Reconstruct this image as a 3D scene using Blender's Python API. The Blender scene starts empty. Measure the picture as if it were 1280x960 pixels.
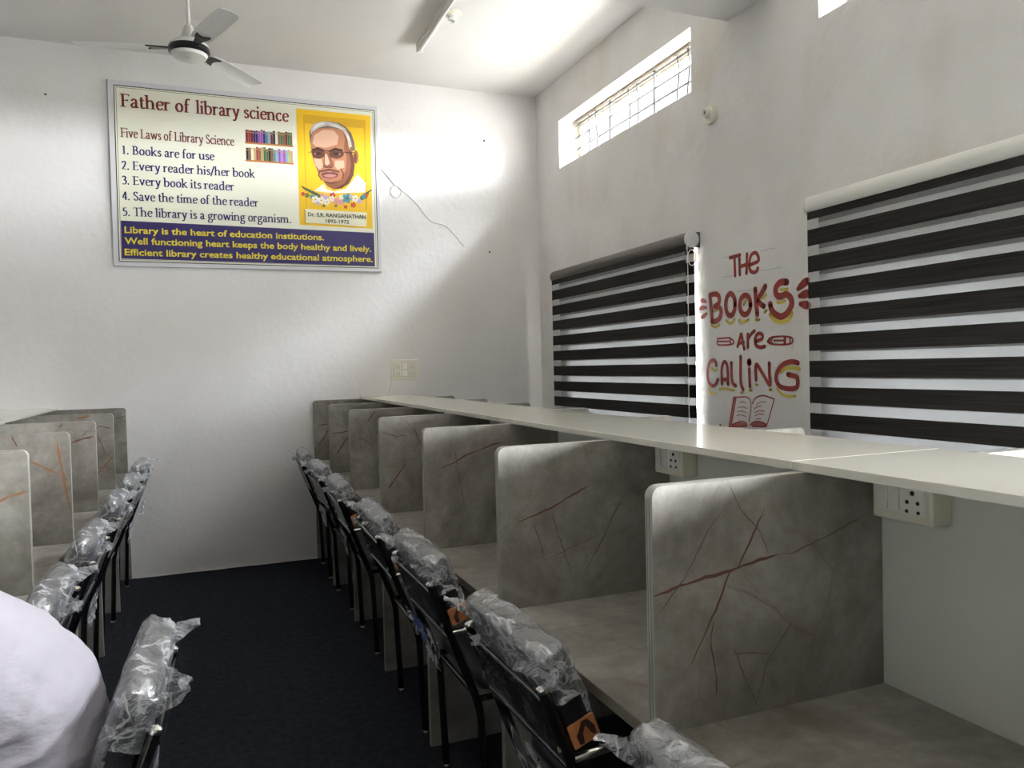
import bpy, bmesh, math, random
from mathutils import Vector, Matrix, noise

# ------------------------------------------------------------------ camera, sky, light, exposure
scn = bpy.context.scene
COL = scn.collection
def _camera():
    yaw, pitch, roll = map(math.radians, (-21.645, -1.343, -1.394))
    fw = Vector((-math.sin(yaw)*math.cos(pitch), math.cos(yaw)*math.cos(pitch), math.sin(pitch)))
    rt = Vector((math.cos(yaw), math.sin(yaw), 0)); up = rt.cross(fw)
    r2 = math.cos(roll)*rt + math.sin(roll)*up
    u2 = -math.sin(roll)*rt + math.cos(roll)*up
    c = bpy.data.cameras.new('camera'); o = bpy.data.objects.new('camera', c); COL.objects.link(o)
    m = Matrix((r2, u2, -fw)).transposed().to_4x4(); m.translation = (0.005, -6.017, 1.4354)
    o.matrix_world = m
    c.sensor_width = 36; c.sensor_fit = 'HORIZONTAL'; c.lens = 961.9*36/1280; c.clip_start = .02; c.clip_end = 200
    scn.camera = o
_camera()
scn.view_settings.view_transform = 'Standard'; scn.view_settings.look = 'None'
scn.view_settings.exposure = 1.8; scn.view_settings.gamma = 1.0; scn.view_settings.use_curve_mapping = False
scn.cycles.use_denoising = True
scn.cycles.max_bounces = 12; scn.cycles.diffuse_bounces = 7; scn.cycles.transparent_max_bounces = 24
scn.cycles.sample_clamp_indirect = 6
SKY_HIGH, SKY_LOW, GROUND, AWAY, GLARE = 98.0, 14.0, 14.5, .026, 52.0     # brightness of the sky overhead, the hazy lower sky, the sunlit ground

def _world():
    w = bpy.data.worlds.new('sky'); scn.world = w; w.use_nodes = True
    nt = w.node_tree; nt.nodes.clear(); N = nt.nodes.new; L = nt.links.new
    out = N('ShaderNodeOutputWorld'); bg = N('ShaderNodeBackground'); tc = N('ShaderNodeTexCoord'); sep = N('ShaderNodeSeparateXYZ')
    L(tc.outputs['Generated'], sep.inputs[0])
    r = N('ShaderNodeValToRGB'); cr = r.color_ramp; cr.interpolation = 'LINEAR'
    mp = N('ShaderNodeMapRange'); mp.inputs['From Min'].default_value = -1; mp.inputs['From Max'].default_value = 1
    L(sep.outputs['Z'], mp.inputs['Value']); L(mp.outputs[0], r.inputs[0])
    def col(k, c): return tuple(k*x/160 for x in c) + (1,)
    stops = [(0.0, col(GROUND*.7, (1, .95, .86))), (.44, col(GROUND, (1, .975, .95))), (.497, col(GROUND*.8, (1, .97, .9))), (.506, col(GLARE, (.99, .985, 1))), (.555, col(GLARE, (.99, .985, 1))), (.59, col(SKY_LOW, (.985, .985, 1.01))),
             (.715, col(SKY_LOW, (.97, .99, 1.01))), (.80, col(SKY_HIGH, (.95, .965, 1.02))), (1.0, col(SKY_HIGH, (.95, .97, 1.02)))]
    cr.elements[0].position, cr.elements[0].color = stops[0]; cr.elements[1].position, cr.elements[1].color = stops[-1]
    for p, c in stops[1:-1]:
        e = cr.elements.new(p); e.color = c
    yp = N('ShaderNodeMapRange'); yp.inputs['From Min'].default_value = -1; yp.inputs['From Max'].default_value = 1; L(sep.outputs['Y'], yp.inputs['Value'])
    def azim(stops):                                                         # the hazy horizon is brightest on the sun's side, behind the camera to the right
        q = N('ShaderNodeValToRGB'); e = q.color_ramp.elements; e[0].position = stops[0][0]; e[0].color = (stops[0][1],)*3+(1,); e[1].position = stops[-1][0]; e[1].color = (stops[-1][1],)*3+(1,)
        for p_, v_ in stops[1:-1]: x_ = e.new(p_); x_.color = (v_,)*3+(1,)
        L(yp.outputs[0], q.inputs[0]); return q
    fy = azim([(.0, .2), (.055, .25), (.10, 1), (.32, 1), (.62, AWAY), (1, AWAY)]); fh = azim([(.0, .35), (.06, .4), (.12, 1), (1, 1)])
    fz = N('ShaderNodeMapRange'); fz.inputs['From Min'].default_value = .44; fz.inputs['From Max'].default_value = .56; L(sep.outputs['Z'], fz.inputs['Value'])
    mxf = N('ShaderNodeMix'); L(fz.outputs[0], mxf.inputs[0]); L(fy.outputs[0], mxf.inputs[2]); L(fh.outputs[0], mxf.inputs[3])
    gz = N('ShaderNodeMath'); gz.operation = 'LESS_THAN'; gz.inputs[1].default_value = 0; L(sep.outputs['Z'], gz.inputs[0])
    mxg = N('ShaderNodeMix'); L(gz.outputs[0], mxg.inputs[0]); L(mxf.outputs[0], mxg.inputs[2]); mxg.inputs[3].default_value = 1
    vm = N('ShaderNodeVectorMath'); vm.operation = 'SCALE'; L(r.outputs[0], vm.inputs[0]); L(mxg.outputs[0], vm.inputs['Scale'])
    L(vm.outputs[0], bg.inputs[0]); bg.inputs[1].default_value = 160.0; L(bg.outputs[0], out.inputs[0])
_world()

def portal(name, loc, rot, sx, sy):
    l = bpy.data.lights.new(name, 'AREA'); l.shape = 'RECTANGLE'; l.size = sx; l.size_y = sy; l.energy = 1; l.cycles.is_portal = True
    o = bpy.data.objects.new(name, l); o.location = loc; o.rotation_euler = rot; COL.objects.link(o)

# ------------------------------------------------------------------ room dimensions
W, H, XL, YR = 2.669, 3.702, -6.0, -12.0      # right wall, ceiling, left wall, rear wall (back wall at y = 0)
TH = .23
HIGH = [(-2.235, -.4446), (-5.02, -3.2324), (-7.8, -6.01)]; HZ = (2.998, 3.369)  # third opening is unseen, added behind the camera for matching light
LOW = [(-2.262, -.60), (-5.05, -3.31), (-8.8, -5.36)]; LZ = (.95, 2.10)  # third opening is unseen, added so low light reaches the closest partition
LEFT_OPEN = (-8.4, -5.6); LEFT_Z = (.9, 2.3)
for i, (a, b) in enumerate(HIGH):
    portal('window_daylight', (W+TH+.02, (a+b)/2, sum(HZ)/2), (0, math.radians(90), 0), HZ[1]-HZ[0], b-a)
for i, (a, b) in enumerate(LOW):
    portal('window_daylight', (W+TH+.02, (a+b)/2, sum(LZ)/2), (0, math.radians(90), 0), LZ[1]-LZ[0], b-a)
#portal('window_daylight', (XL-TH-.02, sum(LEFT_OPEN)/2, sum(LEFT_Z)/2), (0, math.radians(-90), 0), LEFT_Z[1]-LEFT_Z[0], LEFT_OPEN[1]-LEFT_OPEN[0])

# ------------------------------------------------------------------ helpers
def tag(o, label=None, cat=None, group=None, kind=None):
    if label: o['label'] = label
    if cat: o['category'] = cat
    if group: o['group'] = group
    if kind: o['kind'] = kind
    return o
def obj(name, bm, mats, parent=None, smooth=False, angle=40):
    me = bpy.data.meshes.new(name); bm.normal_update(); bm.to_mesh(me); bm.free()
    for m in (mats if isinstance(mats, (list, tuple)) else [mats]): me.materials.append(m)
    if smooth:
        sm = [p.use_smooth for p in me.polygons]
        try: me.set_sharp_from_angle(angle=math.radians(angle))
        except Exception: pass
        me.polygons.foreach_set('use_smooth', sm)
    o = bpy.data.objects.new(name, me); COL.objects.link(o)
    if parent: o.parent = parent
    return o
def empty(name, loc=(0, 0, 0), rz=0, **k):
    o = bpy.data.objects.new(name, None); o.location = loc; o.rotation_euler = (0, 0, rz); o.empty_display_size = .1
    COL.objects.link(o); return tag(o, **k)
def copy_tree(o, parent=None):
    c = o.copy(); COL.objects.link(c)
    if parent: c.parent = parent
    for ch in list(o.children): copy_tree(ch, c)
    return c
def B(): return bmesh.new()
def box(bm, lo, hi, mi=0, bev=0, seg=2):
    t = bmesh.new(); bmesh.ops.create_cube(t, size=1)
    for v in t.verts:
        v.co = Vector([(lo[i]+hi[i])/2 + v.co[i]*(hi[i]-lo[i]) for i in range(3)])
    if bev: bmesh.ops.bevel(t, geom=list(t.edges), offset=bev, segments=seg, affect='EDGES', profile=.5)
    for f in t.faces: f.smooth = False
    merge(bm, t, mi)
def merge(bm, t, mi=0, mat=None):
    m = {}
    for v in t.verts: m[v] = bm.verts.new(mat @ v.co if mat else v.co)
    for f in t.faces:
        try:
            g = bm.faces.new([m[v] for v in f.verts]); g.material_index = mi if mi is not None else f.material_index; g.smooth = f.smooth
        except ValueError: pass
    t.free()
def frames(pts):
    pts = [Vector(p) for p in pts]; T = []
    for i in range(len(pts)):
        a = pts[max(i-1, 0)]; b = pts[min(i+1, len(pts)-1)]; T.append((b-a).normalized())
    u = T[0].orthogonal().normalized(); out = []
    for i, p in enumerate(pts):
        u = (u - T[i]*u.dot(T[i])).normalized(); out.append((p, u, T[i].cross(u), T[i]))
    return out
def tube(bm, pts, r, seg=10, mi=0, cap=True):
    fr = frames(pts); rings = []
    for i, (p, u, v, t) in enumerate(fr):
        rr = r[i] if isinstance(r, (list, tuple)) else r
        rings.append([bm.verts.new(p + u*math.cos(a)*rr + v*math.sin(a)*rr) for a in [2*math.pi*k/seg for k in range(seg)]])
    for a, b in zip(rings, rings[1:]):
        for k in range(seg):
            f = bm.faces.new((a[k], a[(k+1) % seg], b[(k+1) % seg], b[k])); f.material_index = mi; f.smooth = True
    if cap:
        f = bm.faces.new(rings[0][::-1]); f.material_index = mi
        f = bm.faces.new(rings[-1]); f.material_index = mi
def smooth_path(pts, n=6):
    P = [Vector(p) for p in pts]; out = []
    for i in range(len(P)-1):
        p0, p1, p2, p3 = P[max(i-1, 0)], P[i], P[i+1], P[min(i+2, len(P)-1)]
        for k in range(n):
            t = k/n
            out.append(.5*((2*p1)+(p2-p0)*t+(2*p0-5*p1+4*p2-p3)*t*t+(3*p1-p0-3*p2+p3)*t**3))
    out.append(P[-1]); return out
def fillet(pts, r=.03, n=5):
    P = [Vector(p) for p in pts]; out = [P[0]]
    for i in range(1, len(P)-1):
        a, b, c = P[i-1], P[i], P[i+1]; d1 = (a-b); d2 = (c-b); q = min(r, d1.length*.45, d2.length*.45)
        s = b+d1.normalized()*q; e = b+d2.normalized()*q
        for k in range(n+1):
            t = k/n; out.append((1-t)**2*s+2*t*(1-t)*b+t*t*e)
    out.append(P[-1]); return out
def lathe(bm, prof, axis='Z', c=(0, 0, 0), seg=24, mi=0):
    c = Vector(c); rings = []
    for r, h in prof:
        ring = []
        for k in range(seg):
            a = 2*math.pi*k/seg; x, y = r*math.cos(a), r*math.sin(a)
            p = {'Z': (x, y, h), 'X': (h, x, y), 'Y': (x, h, y)}[axis]
            ring.append(bm.verts.new(c+Vector(p)))
        rings.append(ring)
    for a, b in zip(rings, rings[1:]):
        for k in range(seg):
            f = bm.faces.new((a[k], a[(k+1) % seg], b[(k+1) % seg], b[k])); f.material_index = mi; f.smooth = True
    for ring in (rings[0], rings[-1]):
        f = bm.faces.new(ring); f.material_index = mi
def rbox(hx, hy, hz, r, n=8, puff=0):
    """Rounded, subdivided block centred on the origin."""
    t = bmesh.new(); bmesh.ops.create_cube(t, size=2)
    bmesh.ops.subdivide_edges(t, edges=list(t.edges), cuts=n, use_grid_fill=True)
    h = Vector((hx, hy, hz))
    for v in t.verts:
        q = v.co.copy()
        s = Vector([math.copysign(abs(q[i])**.8, q[i]) for i in range(3)])
        p = Vector([s[i]*h[i] for i in range(3)])
        inner = Vector([max(-h[i]+r, min(h[i]-r, p[i])) for i in range(3)])
        d = p-inner
        p = inner + d.normalized()*r if d.length > 1e-9 else p
        if puff:
            p.x += puff*math.copysign(1, q.x)*(1-q.y**4)*(1-q.z**4)*(abs(q.x) > .98)
        v.co = p
    for f in t.faces: f.smooth = True
    return t
def flat(bm, pts, d, ax='Y', mi=0):
    """A flat printed shape: pts are (x,z) at y=d (ax Y) or (y,z) at x=d (ax X)."""
    vs = [bm.verts.new((a, d, b) if ax == 'Y' else (d, a, b)) for a, b in pts]
    f = bm.faces.new(vs); f.material_index = mi
    return f
def stroke(bm, pts, w, d, ax='X', mi=0, closed=False, taper=None, caps=True):
    """A painted brush stroke with round ends on a wall."""
    P = [Vector(p) for p in pts]; n = len(P); L = []; R = []
    for i in range(n):
        a = P[max(i-1, 0)]; b = P[min(i+1, n-1)]; t = (b-a)
        if t.length < 1e-9: t = Vector((1, 0))
        t.normalize(); nn = Vector((-t.y, t.x)); ww = w/2*(taper(i/(n-1)) if taper else 1)
        L.append(P[i]+nn*ww); R.append(P[i]-nn*ww)
    mk = lambda p: bm.verts.new((p.x, d, p.y) if ax == 'Y' else (d, p.x, p.y))
    Lv = [mk(p) for p in L]; Rv = [mk(p) for p in R]
    for i in range(n-1):
        f = bm.faces.new((Lv[i], Lv[i+1], Rv[i+1], Rv[i])); f.material_index = mi
    if caps:
        for i in (0, n-1):
            ww = w/2*(taper(i/(n-1)) if taper else 1)
            vs = [mk(P[i]+Vector((math.cos(a), math.sin(a)))*ww) for a in [2*math.pi*k/12 for k in range(12)]]
            f = bm.faces.new(vs); f.material_index = mi

# ------------------------------------------------------------------ materials
def mat(name, rgb, rough=.6, metal=0, spec=.5, coat=0, emit=0):
    m = bpy.data.materials.new(name); m.use_nodes = True; p = m.node_tree.nodes['Principled BSDF']
    p.inputs['Base Color'].default_value = (*rgb, 1); p.inputs['Roughness'].default_value = rough; p.inputs['Metallic'].default_value = metal
    p.inputs['Specular IOR Level'].default_value = spec; p.inputs['Coat Weight'].default_value = coat
    return m
def noisy(name, c1, c2, scale=4, rough=.6, bump=0, bscale=60, detail=5, lo=.35, hi=.65, stretch=(1, 1, 1), spec=.5, coat=0, bdist=.01):
    m = mat(name, c1, rough, spec=spec, coat=coat); nt = m.node_tree; N = nt.nodes.new; L = nt.links.new; p = nt.nodes['Principled BSDF']
    tc = N('ShaderNodeTexCoord'); mp = N('ShaderNodeMapping'); mp.inputs['Scale'].default_value = stretch
    L(tc.outputs['Object'], mp.inputs[0])
    nz = N('ShaderNodeTexNoise'); nz.inputs['Scale'].default_value = scale; nz.inputs['Detail'].default_value = detail; L(mp.outputs[0], nz.inputs['Vector'])
    r = N('ShaderNodeValToRGB'); r.color_ramp.elements[0].position = lo; r.color_ramp.elements[1].position = hi
    r.color_ramp.elements[0].color = (*c1, 1); r.color_ramp.elements[1].color = (*c2, 1)
    L(nz.outputs['Fac'], r.inputs[0]); L(r.outputs[0], p.inputs['Base Color'])
    if bump:
        n2 = N('ShaderNodeTexNoise'); n2.inputs['Scale'].default_value = bscale; n2.inputs['Detail'].default_value = 4; L(mp.outputs[0], n2.inputs['Vector'])
        b = N('ShaderNodeBump'); b.inputs['Strength'].default_value = bump; b.inputs['Distance'].default_value = bdist
        L(n2.outputs['Fac'], b.inputs['Height']); L(b.outputs[0], p.inputs['Normal'])
    return m
def marble(name, tone=1.0, vein=True):
    m = mat(name, (.3, .3, .3), .38); nt = m.node_tree; N = nt.nodes.new; L = nt.links.new; p = nt.nodes['Principled BSDF']
    tc = N('ShaderNodeTexCoord'); oi = N('ShaderNodeObjectInfo'); add = N('ShaderNodeVectorMath'); add.operation = 'ADD'
    sc = N('ShaderNodeVectorMath'); sc.operation = 'SCALE'; sc.inputs['Scale'].default_value = 37.0
    cmb = N('ShaderNodeCombineXYZ'); L(oi.outputs['Random'], cmb.inputs[0]); L(oi.outputs['Random'], cmb.inputs[2]); L(cmb.outputs[0], sc.inputs[0])
    L(tc.outputs['Object'], add.inputs[0]); L(sc.outputs[0], add.inputs[1])
    n1 = N('ShaderNodeTexNoise'); n1.inputs['Scale'].default_value = 3.2; n1.inputs['Detail'].default_value = 9; n1.inputs['Roughness'].default_value = .66; n1.inputs['Distortion'].default_value = .6
    L(add.outputs[0], n1.inputs['Vector'])
    r1 = N('ShaderNodeValToRGB'); e = r1.color_ramp.elements
    e[0].position = .34; e[0].color = (.165*tone, .147*tone, .122*tone, 1); e[1].position = .68; e[1].color = (.50*tone, .47*tone, .43*tone, 1)
    x = r1.color_ramp.elements.new(.5); x.color = (.305*tone, .282*tone, .25*tone, 1)
    n3 = N('ShaderNodeTexNoise'); n3.inputs['Scale'].default_value = 17; n3.inputs['Detail'].default_value = 6; n3.inputs['Roughness'].default_value = .7; L(add.outputs[0], n3.inputs['Vector'])
    mx3 = N('ShaderNodeMix'); mx3.inputs[0].default_value = .33; L(n1.outputs['Fac'], mx3.inputs[2]); L(n3.outputs['Fac'], mx3.inputs[3])
    L(mx3.outputs[0], r1.inputs[0])
    last = r1.outputs[0]
    def veins(scale, width, colour, strength, dist):
        nonlocal last
        nz = N('ShaderNodeTexNoise'); nz.inputs['Scale'].default_value = 5; nz.inputs['Detail'].default_value = 5; L(add.outputs[0], nz.inputs['Vector'])
        mixv = N('ShaderNodeMix'); mixv.data_type = 'VECTOR'; mixv.inputs['Factor'].default_value = dist
        L(add.outputs[0], mixv.inputs[4]); L(nz.outputs['Color'], mixv.inputs[5])
        vo = N('ShaderNodeTexVoronoi'); vo.feature = 'DISTANCE_TO_EDGE'; vo.inputs['Scale'].default_value = scale; L(mixv.outputs[1], vo.inputs['Vector'])
        rr = N('ShaderNodeMapRange'); rr.inputs['From Min'].default_value = 0; rr.inputs['From Max'].default_value = width; rr.inputs['To Min'].default_value = strength; rr.inputs['To Max'].default_value = 0
        L(vo.outputs['Distance'], rr.inputs['Value'])
        msk = N('ShaderNodeTexNoise'); msk.inputs['Scale'].default_value = 2.2; L(add.outputs[0], msk.inputs['Vector'])
        mr = N('ShaderNodeMapRange'); mr.inputs['From Min'].default_value = .47; mr.inputs['From Max'].default_value = .58; L(msk.outputs['Fac'], mr.inputs['Value'])
        mul = N('ShaderNodeMath'); mul.operation = 'MULTIPLY'; L(rr.outputs[0], mul.inputs[0]); L(mr.outputs[0], mul.inputs[1])
        mx = N('ShaderNodeMix'); mx.data_type = 'RGBA'; L(mul.outputs[0], mx.inputs['Factor']); L(last, mx.inputs[6]); mx.inputs[7].default_value = (*colour, 1)
        last = mx.outputs[2]
    if vein:
        veins(2.6, .010, (.15, .085, .055), .55, .07)
        veins(4.6, .012, (.19, .15, .12), .45, .10)
    L(last, p.inputs['Base Color'])
    return m
M = {}
M['wall'] = noisy('painted_plaster', (.745, .725, .715), (.795, .78, .775), 1.6, .85, .22, 22, bdist=.012)
def _stained_wall():
    m = noisy('stained_plaster', (.70, .682, .665), (.765, .75, .735), 2.2, .85, .35, 20, bdist=.014)
    nt = m.node_tree; N = nt.nodes.new; L = nt.links.new; p = nt.nodes['Principled BSDF']
    src = p.inputs['Base Color'].links[0].from_socket
    tc = N('ShaderNodeTexCoord'); nz = N('ShaderNodeTexNoise'); nz.inputs['Scale'].default_value = 1.7; nz.inputs['Detail'].default_value = 6
    mp = N('ShaderNodeMapping'); mp.inputs['Scale'].default_value = (1, 1.6, .8); mp.inputs['Location'].default_value = (3.1, 1.7, .4)
    L(tc.outputs['Object'], mp.inputs[0]); L(mp.outputs[0], nz.inputs['Vector'])
    mr = N('ShaderNodeMapRange'); mr.inputs['From Min'].default_value = .57; mr.inputs['From Max'].default_value = .75; mr.inputs['To Max'].default_value = .45
    L(nz.outputs['Fac'], mr.inputs['Value'])
    mx = N('ShaderNodeMix'); mx.data_type = 'RGBA'; L(mr.outputs[0], mx.inputs['Factor']); L(src, mx.inputs[6]); mx.inputs[7].default_value = (.60, .53, .43, 1)
    L(mx.outputs[2], p.inputs['Base Color'])
    return m
M['wall_right'] = _stained_wall()
M['ceiling'] = noisy('ceiling_paint', (.76, .74, .72), (.80, .785, .765), 1.2, .9, .12, 14)
M['carpet'] = noisy('navy_carpet', (.011, .0125, .018), (.022, .025, .034), 30, .95, .6, 160, spec=.15)
M['wall_far'] = noisy('grey_plaster', (.72, .70, .69), (.77, .755, .745), 1.6, .9, .2, 20)
M['marble'] = marble('grey_marble_laminate', .78)
M['marble_desk'] = marble('grey_marble_desk', 1.0)
M['marble_plain'] = marble('grey_marble_soft', .78, False)
M['vein_r'] = mat('rust_vein', (.13, .05, .032), .45)
M['vein_g'] = mat('brown_vein', (.13, .10, .08), .45)
M['vein_o'] = mat('orange_vein', (.26, .12, .055), .45)
M['edge'] = noisy('edge_band', (.30, .30, .27), (.38, .38, .35), 20, .4, stretch=(1, 1, .15))
M['edge_line'] = mat('edge_seam', (.06, .055, .045), .5)
M['white_lam'] = mat('white_laminate', (.72, .70, .62), .12, spec=.5)
M['spine'] = mat('pale_laminate', (.60, .615, .57), .35)
M['seam'] = mat('pale_seam', (.9, .88, .8), .4)
M['black_tube'] = mat('black_gloss_tube', (.006, .006, .007), .18, spec=.6, coat=.6)
M['chrome'] = mat('chrome', (.82, .80, .76), .16, 1)
M['rexine'] = noisy('black_rexine', (.010, .010, .013), (.018, .018, .024), 20, .35, .25, 180, spec=.5)
M['back_board'] = noisy('black_back_board', (.010, .011, .013), (.016, .017, .02), 6, .2, .05, 8)
M['card'] = noisy('orange_card', (.42, .15, .05), (.50, .19, .07), 10, .5)
M['card_print'] = mat('card_print', (.05, .02, .02), .5)
M['ivory'] = mat('ivory_plastic', (.74, .71, .60), .35)
M['switch'] = mat('switch_white', (.80, .79, .74), .3)
M['hole'] = mat('socket_hole', (.015, .015, .015), .6)
M['fan_white'] = mat('fan_enamel', (.78, .77, .74), .3)
M['fan_grey'] = mat('fan_blade_enamel', (.84, .84, .84), .35)
M['fan_black'] = mat('fan_black_ring', (.01, .01, .012), .3)
M['tube_white'] = mat('batten_white', (.85, .84, .80), .35)
M['cable'] = mat('white_cable', (.78, .75, .70), .5)
M['blind_dark'] = noisy('dark_woven_band', (.014, .0115, .011), (.028, .024, .022), 40, .8, .1, 200, stretch=(1, .06, 3), spec=.2)
M['blind_cassette'] = noisy('dark_woven_cassette', (.045, .038, .034), (.10, .085, .075), 18, .45, stretch=(1, .08, 2))
M['white_cassette'] = mat('white_cassette', (.74, .73, .68), .3)
M['grey_cap'] = mat('grey_end_cap', (.60, .60, .60), .45)
M['frame_beige'] = mat('beige_window_frame', (.62, .52, .36), .5)
M['steel'] = mat('grey_painted_grille', (.065, .068, .078), .6)
M['shirt'] = None
def sheer(name, tr):
    m = bpy.data.materials.new(name); m.use_nodes = True; nt = m.node_tree; nt.nodes.clear(); N = nt.nodes.new; L = nt.links.new
    o = N('ShaderNodeOutputMaterial'); d = N('ShaderNodeBsdfDiffuse'); t = N('ShaderNodeBsdfTranslucent'); x = N('ShaderNodeBsdfTransparent')
    d.inputs[0].default_value = (.72, .72, .72, 1); t.inputs[0].default_value = (.19, .19, .19, 1)
    a = N('ShaderNodeMixShader'); a.inputs[0].default_value = .5; L(d.outputs[0], a.inputs[1]); L(t.outputs[0], a.inputs[2])
    b = N('ShaderNodeMixShader'); b.inputs[0].default_value = tr; L(a.outputs[0], b.inputs[1]); L(x.outputs[0], b.inputs[2]); L(b.outputs[0], o.inputs[0])
    return m
M['sheer_front'] = sheer('sheer_front_band', .68)
M['sheer_rear'] = sheer('sheer_rear_band', .01)
def film(name, body, crease, gloss, scale=11):
    """Clear plastic wrapping: see-through, glossy, white along its creases."""
    m = bpy.data.materials.new(name); m.use_nodes = True; nt = m.node_tree; nt.nodes.clear(); N = nt.nodes.new; L = nt.links.new
    o = N('ShaderNodeOutputMaterial'); x = N('ShaderNodeBsdfTransparent'); x.inputs[0].default_value = (.94, .95, .97, 1)
    d = N('ShaderNodeBsdfDiffuse'); d.inputs[0].default_value = (.74, .75, .78, 1); g = N('ShaderNodeBsdfGlossy'); g.inputs[0].default_value = (.95, .95, .97, 1); g.inputs['Roughness'].default_value = .20
    tc = N('ShaderNodeTexCoord'); mp = N('ShaderNodeMapping'); mp.inputs['Scale'].default_value = (1, .55, 1); L(tc.outputs['Object'], mp.inputs[0])
    nz = N('ShaderNodeTexNoise'); nz.inputs['Scale'].default_value = scale; nz.inputs['Detail'].default_value = 4; nz.inputs['Distortion'].default_value = 1.2; L(mp.outputs[0], nz.inputs['Vector'])
    a = N('ShaderNodeMath'); a.operation = 'SUBTRACT'; a.inputs[1].default_value = .5; L(nz.outputs['Fac'], a.inputs[0])
    b = N('ShaderNodeMath'); b.operation = 'ABSOLUTE'; L(a.outputs[0], b.inputs[0])
    mr = N('ShaderNodeMapRange'); mr.inputs['From Min'].default_value = .0; mr.inputs['From Max'].default_value = .06; mr.inputs['To Min'].default_value = crease; mr.inputs['To Max'].default_value = body; L(b.outputs[0], mr.inputs['Value'])
    n2 = N('ShaderNodeTexVoronoi'); n2.inputs['Scale'].default_value = 26; L(mp.outputs[0], n2.inputs['Vector'])
    n3 = N('ShaderNodeTexNoise'); n3.inputs['Scale'].default_value = 30; n3.inputs['Detail'].default_value = 3; n3.inputs['Distortion'].default_value = 2; L(mp.outputs[0], n3.inputs['Vector'])
    ad = N('ShaderNodeMath'); ad.operation = 'ADD'; L(n2.outputs['Distance'], ad.inputs[0]); L(n3.outputs['Fac'], ad.inputs[1])
    bp = N('ShaderNodeBump'); bp.inputs['Strength'].default_value = .8; bp.inputs['Distance'].default_value = .010; L(ad.outputs[0], bp.inputs['Height']); L(bp.outputs[0], g.inputs['Normal']); L(bp.outputs[0], d.inputs['Normal'])
    m1 = N('ShaderNodeMixShader'); L(mr.outputs[0], m1.inputs[0]); L(x.outputs[0], m1.inputs[1]); L(d.outputs[0], m1.inputs[2])
    m2 = N('ShaderNodeMixShader'); m2.inputs[0].default_value = gloss; L(m1.outputs[0], m2.inputs[1]); L(g.outputs[0], m2.inputs[2]); L(m2.outputs[0], o.inputs[0])
    return m
M['film'] = film('crinkled_clear_film', .13, .60, .22)
M['film_thin'] = film('thin_clear_film', .01, .10, .10)
def glass():
    m = bpy.data.materials.new('window_glass'); m.use_nodes = True; nt = m.node_tree; nt.nodes.clear(); N = nt.nodes.new; L = nt.links.new
    o = N('ShaderNodeOutputMaterial'); g = N('ShaderNodeBsdfGlossy'); g.inputs['Roughness'].default_value = .02; x = N('ShaderNodeBsdfTransparent'); x.inputs[0].default_value = (.95, .97, .97, 1)
    a = N('ShaderNodeMixShader'); a.inputs[0].default_value = .05; L(x.outputs[0], a.inputs[1]); L(g.outputs[0], a.inputs[2]); L(a.outputs[0], o.inputs[0])
    return m
M['glass'] = glass()

# ------------------------------------------------------------------ room shell
def struct(name, bm, m, parent=None, smooth=False):
    o = obj(name, bm, m, parent, smooth); o['kind'] = 'structure'; return o
bm = B(); box(bm, (XL-.3, YR-.3, -.12), (W+.3, .3, 0)); struct('floor', bm, M['carpet'])
bm = B(); box(bm, (XL-.3, YR-.3, H), (W+.3, .3, H+.15)); struct('ceiling', bm, M['ceiling'])
bm = B(); box(bm, (XL-.3, 0, 0), (W+TH, .23, H)); struct('wall_back', bm, M['wall'])
bm = B(); box(bm, (XL-.3, YR-.23, 0), (W+TH, YR, H)); struct('wall_rear', bm, M['wall_far'])
def holed_wall(x0, x1, holes):
    bm = B(); ys = sorted({YR, 0.0} | {v for h in holes for v in h[:2]}); zs = sorted({0.0, H} | {v for h in holes for v in h[2:]})
    for a, b in zip(ys, ys[1:]):
        run = None
        for c, d in zip(zs, zs[1:]):
            inside = any(h[0] <= a and b <= h[1] and h[2] <= c and d <= h[3] for h in holes)
            if inside:
                if run: box(bm, (x0, a, run[0]), (x1, b, run[1])); run = None
            else: run = (run[0], d) if run else (c, d)
        if run: box(bm, (x0, a, run[0]), (x1, b, run[1]))
    return bm
struct('wall_right', holed_wall(W, W+TH, [(a, b, *HZ) for a, b in HIGH] + [(a, b, *LZ) for a, b in LOW]), M['wall_right'])
bm = B()
for a, b in HIGH: box(bm, (W+TH-.02, a-.1, HZ[1]), (W+TH+.10, b+.1, HZ[1]+.08))            # small concrete hood over each high window
struct('trim_2', bm, M['wall'])
struct('wall_left', holed_wall(XL-TH, XL, []), M['wall_far'])
bm = B(); box(bm, (XL, -2.96, 3.256), (W, -2.5773, H), bev=.004); struct('trim_1', bm, M['ceiling'])      # concrete beam under the slab
bm = B()
bx = [(-.47+.02*i, 0) for i in range(1)]
for i in range(24):                                                                                  # uneven plaster lip where the back wall meets the carpet
    a, b = -.5+i*.1, -.5+(i+1)*.1
    box(bm, (a, -.010-.004*math.sin(i*1.7), 0), (b, 0, .006+.004*math.sin(i*2.3)))
struct('baseboard_back', bm, M['wall'])
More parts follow.
